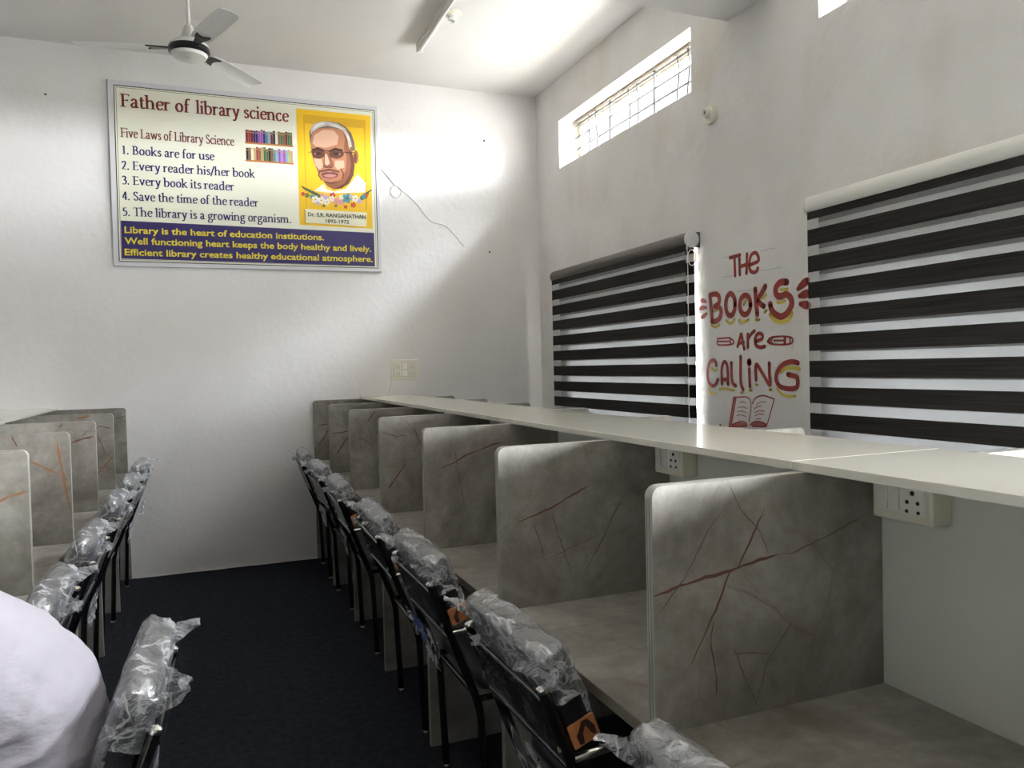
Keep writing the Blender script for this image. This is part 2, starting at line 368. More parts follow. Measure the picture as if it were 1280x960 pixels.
# ---- windows: beige frame set deep in the wall, grille in front, panes
def high_window(name, a, b, z0, z1, seed):
    rnd = random.Random(seed); r = empty(name, (W+.17, (a+b)/2, z0)); tag(r, kind='structure')
    w2 = (b-a)/2; h = z1-z0; bm = B(); f = .045
    box(bm, (0, -w2, 0), (.05, w2, .03)); box(bm, (0, -w2, h-f), (.05, w2, h)); box(bm, (0, -w2, .03), (.05, -w2+f, h-f)); box(bm, (0, w2-f, .03), (.05, w2, h-f))
    struct('window_frame', bm, M['frame_beige'], r)
    bm = B(); box(bm, (.022, -w2+f, .03), (.027, w2-f, h-f)); struct('pane', bm, M['glass'], r)
    bm = B(); x = -.035                                                                              # grille
    for k in range(4): tube(bm, [(x, -w2, .05+k*(h-.09)/3), (x, w2, .05+k*(h-.09)/3)], .0065, 6)
    for k in (1, 2): box(bm, (x-.006, -w2+k*(b-a)/3-.008, .01), (x+.006, -w2+k*(b-a)/3+.008, h-.01))
    for k in range(3):
        for o in (.36, .55):
            yy = -w2+(k+o)*(b-a)/3; pts = [(x, yy+.012*math.sin(t*7+rnd.random()*.4+k), .0+t*h) for t in [j/8 for j in range(9)]]
            tube(bm, smooth_path(pts, 3), .0058, 6)
    box(bm, (x-.006, -w2, h-.02), (x+.006, w2, h-.008))
    struct('grille', bm, M['steel'], r)
    bm = B()                                                                                         # thin conduit along the soffit of the recess
    tube(bm, [(-.05, -w2, h-.016), (-.05, w2-.03, h-.016), (-.05, w2-.03, .0)], .006, 6); struct('grille_frame', bm, mat('rusty_rail', (.25, .2, .15), .6), r)
for i, (a, b) in enumerate(HIGH): high_window('window_%d' % (i+1), a, b, *HZ, i)
def low_window(name, x, a, b, z0, z1, out):
    r = empty(name, (x, (a+b)/2, z0)); tag(r, kind='structure'); w2 = (b-a)/2; h = z1-z0; f = .05; bm = B(); d = .05*out
    lo, hi = min(0, d), max(0, d)
    box(bm, (lo, -w2, 0), (hi, w2, f)); box(bm, (lo, -w2, h-f), (hi, w2, h)); box(bm, (lo, -w2, f), (hi, -w2+f, h-f)); box(bm, (lo, w2-f, f), (hi, w2, h-f)); box(bm, (lo, -.025, f), (hi, .025, h-f))
    struct('window_frame', bm, M['frame_beige'], r)
    for s in (0, 1):
        bm = B(); y0 = -w2+f if s == 0 else .025; y1 = -.025 if s == 0 else w2-f
        box(bm, (d/2-.002, y0, f), (d/2+.002, y1, h-f)); struct('pane', bm, M['glass'], r)
for i, (a, b) in enumerate(LOW): low_window('window_%d' % (i+4), W+.16, a, b, *LZ, 1)

# ------------------------------------------------------------------ zebra roller blinds
PER, DK, TOPD = .1190, .0735, 2.0205
def blind(name, y0, y1, ztop, white, label, nb=8):
    r = empty(name, (2.60, (y0+y1)/2, 1.0), label=label, cat='blind', group='zebra blinds on the window wall'); w2 = (y1-y0)/2; zz = lambda z: z-1.0
    bm = B(); prof = []
    zc = zz(ztop-.042)
    lathe(bm, [(.044, -w2-.008), (.044, w2+.008)], 'Y', (.005, 0, zc), 20)
    box(bm, (.005, -w2-.008, zc-.044), (.068, w2+.008, zc+.044))
    obj('cassette', bm, M['white_cassette'] if white else M['blind_cassette'], r, True)
    for s in (-1, 1):
        bm = B(); lathe(bm, [(.0, s*(w2+.006)), (.047, s*(w2+.008)), (.047, s*(w2+.020)), (.040, s*(w2+.024)), (.006, s*(w2+.024)), (.006, s*(w2+.028))], 'Y', (.005, 0, zc), 20)
        obj('end_cap', bm, M['white_cassette'] if white else M['grey_cap'], r, True)
    bottom = zz(TOPD-nb*PER-.085)
    def layer(nm, x, shift, ss, inset):
        bm = B(); z = zz(ztop-.075); k = 0
        top = z
        t = zz(TOPD)+shift
        segs = []
        if top > t+.0455: segs.append((t+.0455, top, 0)); top = t+.0455
        segs.append((t, top, 1))
        while t > bottom+.03:
            segs.append((max(t-DK, bottom), t, 0)); segs.append((max(t-PER, bottom), max(t-DK, bottom), 1)); t -= PER
        for a, b, mi in segs:
            if b-a > .001: box(bm, (x-.0006, -w2+inset, a), (x+.0006, w2-inset, b), mi)
        return obj(nm, bm, [M['blind_dark'], ss], r)
    layer('front_fabric', -.028, 0, M['sheer_front'], 0)
    layer('rear_fabric', .034, -.008, M['sheer_rear'], .004)
    bm = B(); box(bm, (-.032, -w2, bottom-.03), (.038, w2, bottom), bev=.005); obj('bottom_rail', bm, M['white_cassette'], r, True)
    if not white:
        bm = B(); yy = -w2-.016
        pts = [(-.02, yy, zc-.02)]; tube(bm, smooth_path([(-.028, yy, zc-.03), (-.032, yy-.01, zc-.25), (-.025, yy+.012, bottom+.12), (.01, yy+.012, bottom+.1), (.03, yy, bottom+.2), (.03, yy, zc-.03)], 8), .0022, 6)
        obj('control_chain', bm, M['cable'], r, True)
        bm = B(); pts = [(.0+.026*math.cos(a), yy-.004, zc-.105+.045*math.sin(a)) for a in [math.pi*2*k/20 for k in range(21)]]; tube(bm, pts, .003, 6); obj('chain_loop', bm, M['cable'], r, True)
        bm = B(); tube(bm, [(-.016, -w2+.04, zz(ztop-.08)), (-.016, -w2+.04, bottom)], .0018, 6); obj('cord', bm, mat('brown_cord', (.25, .18, .10), .6), r)
    return r
blind('zebra_blind', -2.285, -.455, 2.176, False, 'zebra blind with dark cassette, nearest the back wall corner')
blind('zebra_blind', -5.06, -3.245, 2.176, True, 'large zebra blind with white cassette, beside the painted slogan')

blind('zebra_blind', -8.85, -5.31, 2.176, True, 'unseen half-raised zebra blind added to shape light from the added side window', 1.3)  # added out of view to trim the low light on the closest partition
# ------------------------------------------------------------------ slogan painted on the wall
MURAL = [
 ('r', 0.02, [(-2.562,1.994),(-2.645,1.997)]),
 ('r', 0.02, [(-2.6,1.993),(-2.603,1.892)]),
 ('r', 0.02, [(-2.641,1.978),(-2.641,1.893)]),
 ('r', 0.02, [(-2.703,1.994),(-2.696,1.894)]),
 ('r', 0.02, [(-2.644,1.935),(-2.697,1.939)]),
 ('r', 0.02, [(-2.724,1.934),(-2.761,1.939),(-2.79,1.945),(-2.793,1.962),(-2.78,1.985),(-2.759,1.992),(-2.736,1.982),(-2.723,1.957),(-2.718,1.933),(-2.727,1.905),(-2.749,1.892),(-2.774,1.894),(-2.786,1.909)]),
 ('r', 0.03, [(-2.377,1.805),(-2.387,1.728),(-2.394,1.661)]),
 ('r', 0.03, [(-2.377,1.808),(-2.412,1.811),(-2.441,1.807),(-2.46,1.79),(-2.457,1.759),(-2.418,1.741)]),
 ('r', 0.03, [(-2.418,1.741),(-2.456,1.735),(-2.475,1.716),(-2.474,1.695),(-2.458,1.67),(-2.42,1.657),(-2.39,1.661)]),
 ('r', 0.03, [(-2.598,1.737),(-2.592,1.711),(-2.58,1.691),(-2.563,1.681),(-2.545,1.682),(-2.53,1.695),(-2.52,1.717),(-2.517,1.743),(-2.523,1.769),(-2.535,1.789),(-2.552,1.799),(-2.57,1.797),(-2.585,1.784),(-2.595,1.763),(-2.598,1.737)]),
 ('r', 0.03, [(-2.724,1.725),(-2.718,1.704),(-2.705,1.687),(-2.687,1.678),(-2.667,1.68),(-2.65,1.691),(-2.639,1.71),(-2.636,1.732),(-2.642,1.754),(-2.656,1.771),(-2.674,1.779),(-2.694,1.777),(-2.711,1.766),(-2.721,1.747),(-2.724,1.725)]),
 ('r', 0.03, [(-2.763,1.803),(-2.767,1.737),(-2.776,1.671)]),
 ('r', 0.03, [(-2.841,1.81),(-2.808,1.774),(-2.774,1.746)]),
 ('r', 0.03, [(-2.774,1.746),(-2.803,1.724),(-2.827,1.71)]),
 ('r', 0.034, [(-2.998,1.814),(-2.971,1.818),(-2.944,1.815),(-2.92,1.796),(-2.916,1.773),(-2.929,1.755),(-2.953,1.749),(-2.99,1.754),(-3.016,1.741),(-3.028,1.719),(-3.026,1.696),(-3.001,1.666),(-2.974,1.652),(-2.947,1.649),(-2.907,1.666),(-2.883,1.692),(-2.876,1.716)]),
 ('d', 0.028, [(-2.298,1.786),(-2.319,1.781),(-2.339,1.774)]),
 ('d', 0.028, [(-2.286,1.741),(-2.313,1.743),(-2.341,1.741)]),
 ('d', 0.028, [(-2.298,1.689),(-2.32,1.696),(-2.343,1.707)]),
 ('d', 0.042, [(-3.14,1.807),(-3.109,1.793),(-3.074,1.773)]),
 ('d', 0.042, [(-3.149,1.746),(-3.117,1.743),(-3.083,1.738)]),
 ('d', 0.042, [(-3.144,1.687),(-3.119,1.693),(-3.088,1.7)]),
 ('y', 0.016, [(-2.385,1.64),(-2.419,1.625),(-2.457,1.636)]),
 ('y', 0.016, [(-2.52,1.656),(-2.536,1.644),(-2.556,1.638),(-2.577,1.644),(-2.591,1.659)]),
 ('y', 0.016, [(-2.628,1.651),(-2.647,1.642),(-2.667,1.638),(-2.705,1.649)]),
 ('y', 0.016, [(-2.764,1.645),(-2.79,1.643)]),
 ('y', 0.016, [(-2.834,1.679),(-2.848,1.687)]),
 ('y', 0.016, [(-2.818,1.75),(-2.836,1.755),(-2.847,1.766)]),
 ('y', 0.016, [(-2.954,1.781),(-2.977,1.779),(-3.0,1.78)]),
 ('y', 0.016, [(-2.929,1.721),(-2.956,1.718),(-2.982,1.723)]),
 ('y', 0.016, [(-2.669,1.731),(-2.689,1.751)]),
 ('y', 0.016, [(-2.409,1.713),(-2.439,1.721)]),
 ('y', 0.022, [(-2.872,1.666),(-2.886,1.649),(-2.906,1.633),(-2.953,1.62),(-2.993,1.625),(-3.016,1.64),(-3.03,1.66)]),
 ('p', 0.003, [(-2.809,1.993),(-2.866,1.994),(-2.921,1.993)]),
 ('p', 0.003, [(-2.807,1.893),(-2.885,1.891),(-2.96,1.892)]),
 ('p', 0.003, [(-2.51,2.001),(-2.558,1.997)]),
 ('p', 0.003, [(-2.49,1.896),(-2.588,1.894)]),
 ('p', 0.003, [(-2.609,1.806),(-2.754,1.803)]),
 ('r', 0.02, [(-2.613,1.511),(-2.629,1.545),(-2.646,1.577),(-2.656,1.537),(-2.667,1.496)]),
 ('r', 0.02, [(-2.621,1.528),(-2.664,1.531)]),
 ('r', 0.02, [(-2.699,1.572),(-2.697,1.505)]),
 ('r', 0.02, [(-2.699,1.547),(-2.725,1.571),(-2.752,1.587)]),
 ('r', 0.02, [(-2.762,1.533),(-2.791,1.538),(-2.811,1.545),(-2.813,1.562),(-2.795,1.572),(-2.773,1.568),(-2.758,1.55),(-2.756,1.528),(-2.765,1.51),(-2.797,1.5),(-2.83,1.504)]),
 ('r', 0.01, [(-2.443,1.561),(-2.497,1.56),(-2.546,1.559),(-2.582,1.537),(-2.549,1.523),(-2.442,1.527),(-2.443,1.561)]),
 ('r', 0.01, [(-2.446,1.544),(-2.546,1.541)]),
 ('r', 0.01, [(-2.544,1.558),(-2.555,1.538),(-2.547,1.524)]),
 ('r', 0.01, [(-2.851,1.529),(-2.89,1.549),(-3.018,1.543),(-3.017,1.511),(-2.889,1.513),(-2.851,1.529)]),
 ('r', 0.01, [(-2.9,1.531),(-2.971,1.529)]),
 ('r', 0.01, [(-2.889,1.547),(-2.879,1.528),(-2.888,1.515)]),
 ('r', 0.01, [(-2.869,1.536),(-2.865,1.529),(-2.869,1.521)]),
 ('r', 0.01, [(-3.014,1.541),(-3.014,1.512)]),
 ('r', 0.018, [(-2.978,1.544),(-2.977,1.512)]),
 ('r', 0.022, [(-2.425,1.411),(-2.417,1.433),(-2.396,1.441),(-2.365,1.428),(-2.347,1.391),(-2.343,1.348),(-2.357,1.311),(-2.388,1.295),(-2.418,1.306),(-2.436,1.332)]),
 ('r', 0.022, [(-2.473,1.307),(-2.471,1.38),(-2.485,1.421),(-2.502,1.429),(-2.518,1.416),(-2.525,1.38),(-2.527,1.307)]),
 ('r', 0.022, [(-2.474,1.33),(-2.523,1.333)]),
 ('r', 0.022, [(-2.558,1.423),(-2.558,1.349),(-2.568,1.313),(-2.591,1.298)]),
 ('r', 0.022, [(-2.637,1.455),(-2.634,1.339),(-2.641,1.299),(-2.653,1.279)]),
 ('r', 0.022, [(-2.706,1.389),(-2.709,1.297)]),
 ('r', 0.022, [(-2.759,1.332),(-2.761,1.413),(-2.815,1.359),(-2.864,1.305),(-2.862,1.359),(-2.861,1.417)]),
 ('r', 0.036, [(-2.707,1.428),(-2.706,1.419)]),
 ('r', 0.026, [(-3.066,1.416),(-3.028,1.423),(-2.975,1.415),(-2.934,1.39),(-2.912,1.355),(-2.916,1.322),(-2.946,1.298),(-3.005,1.29),(-3.057,1.3),(-3.059,1.344),(-3.033,1.354),(-2.997,1.36)]),
 ('y', 0.014, [(-2.352,1.278),(-2.369,1.255),(-2.416,1.25)]),
 ('y', 0.014, [(-2.382,1.396),(-2.412,1.38),(-2.429,1.39)]),
 ('y', 0.014, [(-2.447,1.277),(-2.481,1.281),(-2.522,1.281),(-2.574,1.275)]),
 ('y', 0.014, [(-2.633,1.263),(-2.649,1.261)]),
 ('y', 0.014, [(-2.703,1.277),(-2.722,1.275)]),
 ('y', 0.014, [(-2.756,1.308),(-2.77,1.306)]),
 ('y', 0.014, [(-2.859,1.283),(-2.873,1.283)]),
 ('y', 0.014, [(-2.915,1.289),(-2.948,1.265),(-2.991,1.253),(-3.043,1.255)]),
 ('y', 0.02, [(-2.948,1.374),(-2.981,1.39),(-3.027,1.394),(-3.075,1.387)]),
 ('r', 0.007, [(-2.593,1.235),(-2.662,1.241),(-2.698,1.234),(-2.714,1.215),(-2.714,1.179),(-2.698,1.111)]),
 ('r', 0.007, [(-2.574,1.234),(-2.527,1.072)]),
 ('r', 0.007, [(-2.527,1.072),(-2.676,1.084)]),
 ('r', 0.007, [(-2.593,1.235),(-2.55,1.086)]),
 ('r', 0.007, [(-2.55,1.084),(-2.589,1.096),(-2.633,1.107),(-2.67,1.103),(-2.682,1.09)]),
 ('r', 0.007, [(-2.574,1.234),(-2.593,1.235)]),
 ('r', 0.007, [(-2.727,1.207),(-2.746,1.232),(-2.782,1.248),(-2.822,1.251),(-2.856,1.245),(-2.895,1.236)]),
 ('r', 0.007, [(-2.895,1.236),(-2.841,1.108)]),
 ('r', 0.007, [(-2.703,1.091),(-2.731,1.109),(-2.767,1.115),(-2.807,1.111),(-2.835,1.102)]),
 ('r', 0.007, [(-2.721,1.087),(-2.83,1.093)]),
 ('k', 0.018, [(-2.56,1.081),(-2.601,1.091),(-2.67,1.091)]),
 ('k', 0.018, [(-2.725,1.093),(-2.766,1.103),(-2.83,1.1)]),
 ('k', 0.018, [(-2.581,1.227),(-2.537,1.081)]),
 ('r', 0.004, [(-2.624,1.21),(-2.649,1.213),(-2.673,1.209)]),
 ('r', 0.004, [(-2.61,1.181),(-2.642,1.186),(-2.685,1.18)]),
 ('r', 0.004, [(-2.603,1.158),(-2.635,1.164),(-2.678,1.156)]),
 ('r', 0.004, [(-2.596,1.136),(-2.628,1.143),(-2.677,1.136)]),
 ('r', 0.004, [(-2.757,1.203),(-2.792,1.218),(-2.833,1.219)]),
 ('r', 0.004, [(-2.739,1.178),(-2.769,1.193),(-2.798,1.198)]),
 ('r', 0.004, [(-2.744,1.161),(-2.78,1.172),(-2.82,1.172)]),
 ('r', 0.004, [(-2.744,1.143),(-2.779,1.155),(-2.814,1.154)]),
 ('r', 0.004, [(-2.755,1.128),(-2.79,1.132)]),
 ('r', 0.016, [(-2.451,1.076),(-2.451,1.073)]),
]

def mural():
    r = empty('wall_slogan', (W, -2.75, 1.07), label='red painted slogan with yellow shadows and open book on the window wall', cat='mural')
    P = {'r': mat('red_wall_paint', (.29, .030, .020), .6), 'y': mat('yellow_wall_paint', (.62, .50, .07), .6), 'p': mat('pencil_line', (.40, .42, .45), .8), 'k': mat('pink_wall_paint', (.46, .14, .12), .6)}
    rnd = random.Random(2); bms = {}
    nm = {'y': 'yellow_shadow', 'r': 'red_lettering', 'd': 'red_lettering', 'p': 'pencil_guide', 'k': 'book_fill'}
    off = {'y': .0006, 'r': .0014, 'd': .0014, 'p': .0005, 'k': .0010}
    for i, (c, w, pts) in enumerate(MURAL):
        q = [Vector((p[0]+2.75, p[1]-1.07)) for p in pts]
        if len(q) > 2: q = [Vector((v.x, v.y)) for v in smooth_path([(a.x, a.y, 0) for a in q], 5)]
        tp = None
        if c == 'd': tp = (lambda t: .55+.45*math.sin(math.pi*min(1, .15+t*.9)))
        zc = sum(v.y for v in q)/len(q)+1.07
        word = sum(zc < t for t in (1.885, 1.565, 1.475, 1.215)); n_ = 'book_drawing' if c == 'r' and word == 4 else nm[c]
        if c in 'yp': word = word > 2
        stroke(bms.setdefault((n_, word), B()), q, w, -off[c]-.00001*i, 'X', taper=tp)
    for (k, _), b in bms.items(): obj(k, b, P[{'yellow_shadow': 'y', 'red_lettering': 'r', 'book_drawing': 'r', 'pencil_guide': 'p', 'book_fill': 'k'}[k]], r)
mural()

# ------------------------------------------------------------------ reading carrels
S = .7971; DZ = .75; PT = .025; PTOP = 1.209
RX, RS = .753, 1.3115         # front edge of the right row's panels, front face of its back panel
LX, LS = -.5254, -1.084
VEINS = {
 'R7': [(0.006,'r',[(0.754,1.007),(0.811,1.019),(0.866,1.028),(0.926,1.034),(0.98,1.045),(1.039,1.052)]),(0.003,'g',[(1.039,1.052),(1.074,1.051),(1.182,1.082),(1.267,1.11)]),(0.004,'r',[(1.042,1.207),(1.007,1.145),(0.972,1.087),(0.942,1.039),(0.922,1.032),(0.888,0.962),(0.855,0.907),(0.831,0.868)]),(0.0025,'g',[(0.916,1.156),(0.876,1.117),(0.819,1.031),(0.757,0.968)]),(0.0025,'g',[(0.925,1.199),(0.949,1.15),(0.998,1.098),(1.014,1.058)]),(0.003,'r',[(0.884,0.943),(0.875,0.904),(0.889,0.835),(0.886,0.798)]),(0.003,'g',[(0.927,0.889),(0.954,0.823),(0.982,0.76)]),(0.0025,'g',[(0.927,0.874),(1.01,0.861)]),(0.0025,'g',[(1.071,0.915),(1.009,0.848),(0.978,0.761)])],
 'R6': [(0.005,'r',[(0.751,0.975),(0.809,0.994),(0.875,1.013),(0.919,1.029),(0.975,1.054),(1.033,1.08)]),(0.0035,'g',[(1.149,1.04),(1.112,0.985),(1.069,0.907),(1.015,0.83)]),(0.003,'g',[(0.857,0.985),(0.888,0.891)]),(0.003,'g',[(0.913,1.014),(0.944,0.915),(0.97,0.841)]),(0.002,'g',[(1.076,0.937),(0.966,0.902),(0.882,0.876)])],
 'R5': [(0.006,'r',[(0.75,1.035),(0.816,1.054),(0.87,1.071),(0.92,1.098),(0.98,1.116),(1.027,1.133),(1.083,1.14)]),(0.004,'g',[(0.876,1.127),(0.883,1.057),(0.895,0.992),(0.906,0.922)])],
 'R4': [(0.006,'r',[(0.751,0.817),(0.79,0.867),(0.835,0.928),(0.875,0.979)]),(0.005,'g',[(0.918,1.16),(0.939,1.105),(0.954,1.066)]),(0.004,'g',[(0.771,1.136),(0.835,1.113),(0.879,1.119)])],  # first stroke paints in a cast shadow's edge together with a real vein
 'R3': [(0.007,'r',[(0.901,1.2),(0.878,1.167),(0.852,1.134)]),(0.005,'g',[(0.754,1.015),(0.815,1.045),(0.886,0.994)])],
 'R2': [(0.008,'g',[(0.773,1.015),(0.823,1.018),(0.878,1.027)]),(0.007,'r',[(0.877,0.989),(0.83,0.927),(0.794,0.874)])],
 'R1': [(0.008,'g',[(0.775,1.015),(0.865,1.027)]),(0.007,'r',[(0.864,0.987),(0.823,0.92),(0.781,0.86)])],
 'L5': [(0.007,'o',[(-0.614,1.049),(-0.604,1.054),(-0.564,1.07),(-0.528,1.077)]),(0.006,'o',[(-0.605,1.222),(-0.586,1.213),(-0.599,1.202)])],
 'L4': [(0.007,'o',[(-0.671,1.1),(-0.643,1.081),(-0.608,1.06),(-0.556,1.03)]),(0.009,'o',[(-0.585,1.209),(-0.571,1.175),(-0.568,1.129),(-0.559,1.066),(-0.55,1.014),(-0.541,0.941),(-0.531,0.883)]),(0.004,'g',[(-0.556,1.03),(-0.534,1.005)]),(0.005,'r',[(-0.728,1.204),(-0.72,1.179),(-0.71,1.158)])],
 'L3': [(0.008,'r',[(-0.671,1.204),(-0.688,1.179)]),(0.008,'r',[(-0.639,1.101),(-0.585,1.12),(-0.535,1.13)]),(0.005,'g',[(-0.591,1.124),(-0.562,1.166)])],
 'L2': [(0.012,'o',[(-0.721,1.184),(-0.648,1.199),(-0.538,1.209)]),(0.008,'o',[(-0.623,0.845),(-0.585,0.887),(-0.536,0.945)]),(0.006,'g',[(-0.61,1.137),(-0.541,1.119)]),(0.005,'g',[(-0.612,1.077),(-0.576,0.977)])],
 'L1': [(0.007,'g',[(-0.599,1.134),(-0.532,1.149)])],
}

VM = {'r': 1, 'g': 2, 'o': 3}
def panel_mesh(x0, x1, sgn, key, top=PTOP):
    """x0 free edge, x1 end at the spine; near face at y=0, body towards +y; local x measured from 0."""
    bm = B(); r = .022; L = abs(x1-x0)
    prof = [(0, 0), (0, top-r)] + [(r-r*math.cos(a), top-r+r*math.sin(a)) for a in [math.pi/2*k/6 for k in range(1, 7)]] + [(L, top), (L, 0)]
    e = .0015
    f0 = [bm.verts.new((sgn*x, 0, z)) for x, z in prof]; f1 = [bm.verts.new((sgn*x, PT, z)) for x, z in prof]
    fa = bm.faces.new(f0); fb = bm.faces.new(f1[::-1]); n = len(prof)
    for i in range(n):
        j = (i+1) % n
        f = bm.faces.new((f0[i], f1[i], f1[j], f0[j])); f.material_index = 4 if i < 9 else 0
    bmesh.ops.recalc_face_normals(bm, faces=list(bm.faces))
    bmesh.ops.bevel(bm, geom=[ed for ed in bm.edges if len({round(v.co.y, 4) for v in ed.verts}) == 1 and abs(ed.verts[0].co.y) < 1], offset=.0012, segments=1, affect='EDGES')
    for k in (.35, .72):                                                      # dark seams of the laminated edge
        vs = [bm.verts.new(p) for p in ((-sgn*.0003, PT*k-.0007, .02), (-sgn*.0003, PT*k+.0007, .02), (-sgn*.0003, PT*k+.0007, top-.03), (-sgn*.0003, PT*k-.0007, top-.03))]
        f = bm.faces.new(vs); f.material_index = 5
    rnd = random.Random(key)
    for w, c, pts in VEINS.get(key, []):
        q = [(sgn*(p[0]-x0)*sgn, p[1]) for p in pts]
        q = [(p[0], p[1]) for p in q if 0 <= p[0]*sgn <= L-.004 and .01 < p[1] < top-.004]
        if len(q) < 2: continue
        den = [q[0]]
        for a, b in zip(q, q[1:]):
            m = max(2, int(math.dist(a, b)/.012))
            den += [(a[0]+(b[0]-a[0])*t/m+rnd.uniform(-1, 1)*.0012, a[1]+(b[1]-a[1])*t/m+rnd.uniform(-1, 1)*.0012) for t in range(1, m+1)]
        ph = rnd.random()*9
        stroke(bm, den, w*1.25, -.0004, 'Y', VM[c], taper=lambda t, ph=ph: (.45+.55*abs(math.sin(t*7+ph)))*min(1, 6*t+.25, 6*(1-t)+.25), caps=False)
    return bm
PMATS = lambda base='marble': [M[base], M['vein_r'], M['vein_g'], M['vein_o'], M['edge'], M['edge_line']]
ORD = ['first', 'second', 'third', 'fourth', 'fifth', 'sixth', 'seventh', 'eighth', 'ninth']
LABR = {1: 'marble-look partition flat against the back wall under the window-side shelf', 7: 'closest tall marble-look partition, with large rust veins and a lit top corner'}
for k in range(1, 10):
    o = obj('partition_panel', panel_mesh(RX, RS, 1, 'R%d' % k), PMATS(), None)
    o.location = (RX, -.026-(k-1)*S, 0)
    tag(o, LABR.get(k, 'grey marble-look partition, %s from the back wall in the window-side row facing the aisle' % ORD[k-1]), 'partition', 'partitions of the window-side row facing the aisle')
for k in range(1, 8):
    o = obj('partition_panel', panel_mesh(LX, LS, -1, 'L%d' % k), PMATS(), None)
    o.location = (LX, -.016-(k-1)*S, 0)
    tag(o, 'grey marble-look partition, %s from the back wall in the row away from the windows' % ORD[k-1], 'partition', 'partitions of the row away from the windows')
for k in range(1, 8):                                                            # the far side of the window-side row
    bm = panel_mesh(0, .5125, -1, 'x'); o = obj('partition_panel', bm, PMATS('marble'), None)
    o.location = (1.844, -.139-(k-1)*.7735, 0)
    tag(o, 'partition behind the white shelf facing the windows, %s from the back wall' % ORD[k-1], 'partition', 'partitions facing the windows')
def desk_board(x0, x1, y0, y1, label, group):
    bm = B(); box(bm, (min(x0, x1), y0, DZ-.025), (max(x0, x1), y1, DZ), bev=.001, seg=1)
    o = obj('desk_board', bm, [M['marble_desk']]); tag(o, label, 'desk', group)
    bm2 = B(); s = 1 if x1 > x0 else -1
    box(bm2, (min(x0-s*.001, x0), y0+.001, DZ-.025), (max(x0-s*.001, x0), y1-.001, DZ-.0008)); e = obj('edge_band', bm2, mat('desk_edge', (.17, .15, .125), .45), o)
for k in range(1, 10):
    ya = -.026-k*S+PT; yb = -.026-(k-1)*S
    desk_board(RX+.004, RS, ya+.0005, yb-.0005, 'grey marble-look desk top of the %s bay from the back wall, window-side row' % ORD[k-1], 'desk tops of the window-side row')
    if k > 7: continue
    ya = -.016-k*S+PT; yb = -.016-(k-1)*S
    desk_board(LX-.004, LS, ya+.0005, yb-.0005, 'grey marble-look desk top of the %s bay from the back wall, row away from windows' % ORD[k-1], 'desk tops of the row away from the windows')
for k in range(1, 7):
    ya = -.139-k*.7735+PT; yb = -.139-(k-1)*.7735
    desk_board(1.84, 1.3315, ya+.0005, yb-.0005, 'desk top facing the windows, %s bay from the back wall' % ORD[k-1], 'desk tops facing the windows')
for nm, xs, lab in (('R', (RS, RS+.02), 'pale laminate divider standing along the middle of the window-side row'), ('L', (LS-.02, LS), 'pale laminate divider along the middle of the row away from the windows')):
    bm = B(); box(bm, (xs[0], -7.22, 0), (xs[1], -.002, PTOP)); tag(obj('divider_board', bm, M['spine']), lab, 'divider')
def shelf(x0, x1, y0, y1, label):
    bm = B(); box(bm, (x0, y0, PTOP), (x1, y1, PTOP+.018), bev=.0015, seg=2); o = obj('top_shelf', bm, M['white_lam'], None, True, 30); tag(o, label, 'shelf', 'white top shelves'); return o
shelf(1.110, 1.528, -4.7655, -.002, 'long white top shelf of the window-side row running to the back wall')
shelf(1.110, 1.528, -7.24, -4.7685, 'short white shelf board past the joint, above the double socket box')
bm = B(); box(bm, (1.1115, -4.7690, PTOP+.002), (1.5265, -4.7650, PTOP+.0178)); tag(obj('joint_strip', bm, M['seam']), 'pale joint line between the two white shelf boards', 'joint strip')
shelf(-1.31, -.945, -5.64, -.002, 'white top shelf of the row away from the windows')

# ------------------------------------------------------------------ switch boxes
def socket_box(y0, y1, z0, label):
    x0, x1 = 1.260, RS; z1 = PTOP-.001
    r = empty('switch_box', (RS, (y0+y1)/2, z0), label=label, cat='switch box', group='switch boxes under the white shelf'); w = (y1-y0)/2; h = z1-z0; X = x0-x1
    bm = B(); box(bm, (X, -w, 0), (0, w, h), bev=.005, seg=3); obj('housing', bm, M['ivory'], r, True)
    q = w*2
    bm = B(); box(bm, (X-.0025, -w+.012, .018), (X, w-.010, h-.006), bev=.001, seg=1); obj('face_plate', bm, M['switch'], r)
    for k in range(2):                                              # rockers at the far end, socket at the near end
        yy = w-.018-k*.028
        bm = B(); t = [(X-.0025, yy-.024, .021), (X-.0025, yy, h-.009)]; box(bm, (X-.007, yy-.024, .022), (X-.002, yy, h-.010), bev=.0015, seg=1); obj('rocker_switch', bm, M['switch'], r)
    bm = B(); yc = -w+.040; zc = h*.42
    box(bm, (X-.0045, yc-.026, .021), (X-.002, yc+.026, h-.008), bev=.001, seg=1); s = obj('socket', bm, M['switch'], r)
    bm = B()
    for dy, dz, rr in ((0, .020, .0048), (.012, .002, .004), (-.012, .002, .004), (.013, -.016, .0036), (-.013, -.016, .0036)):
        lathe(bm, [(rr, -.0008), (rr, .0006)], 'X', (X-.0048, yc+dy, zc+dz), 12)
    obj('pin_hole', bm, M['hole'], s)
    return r
socket_box(-4.972, -4.832, 1.112, 'ivory switch box with five-pin socket under the shelf in the nearest bay')
socket_box(-4.159, -4.011, 1.104, 'ivory switch box with five-pin socket, seen over the closest partition')
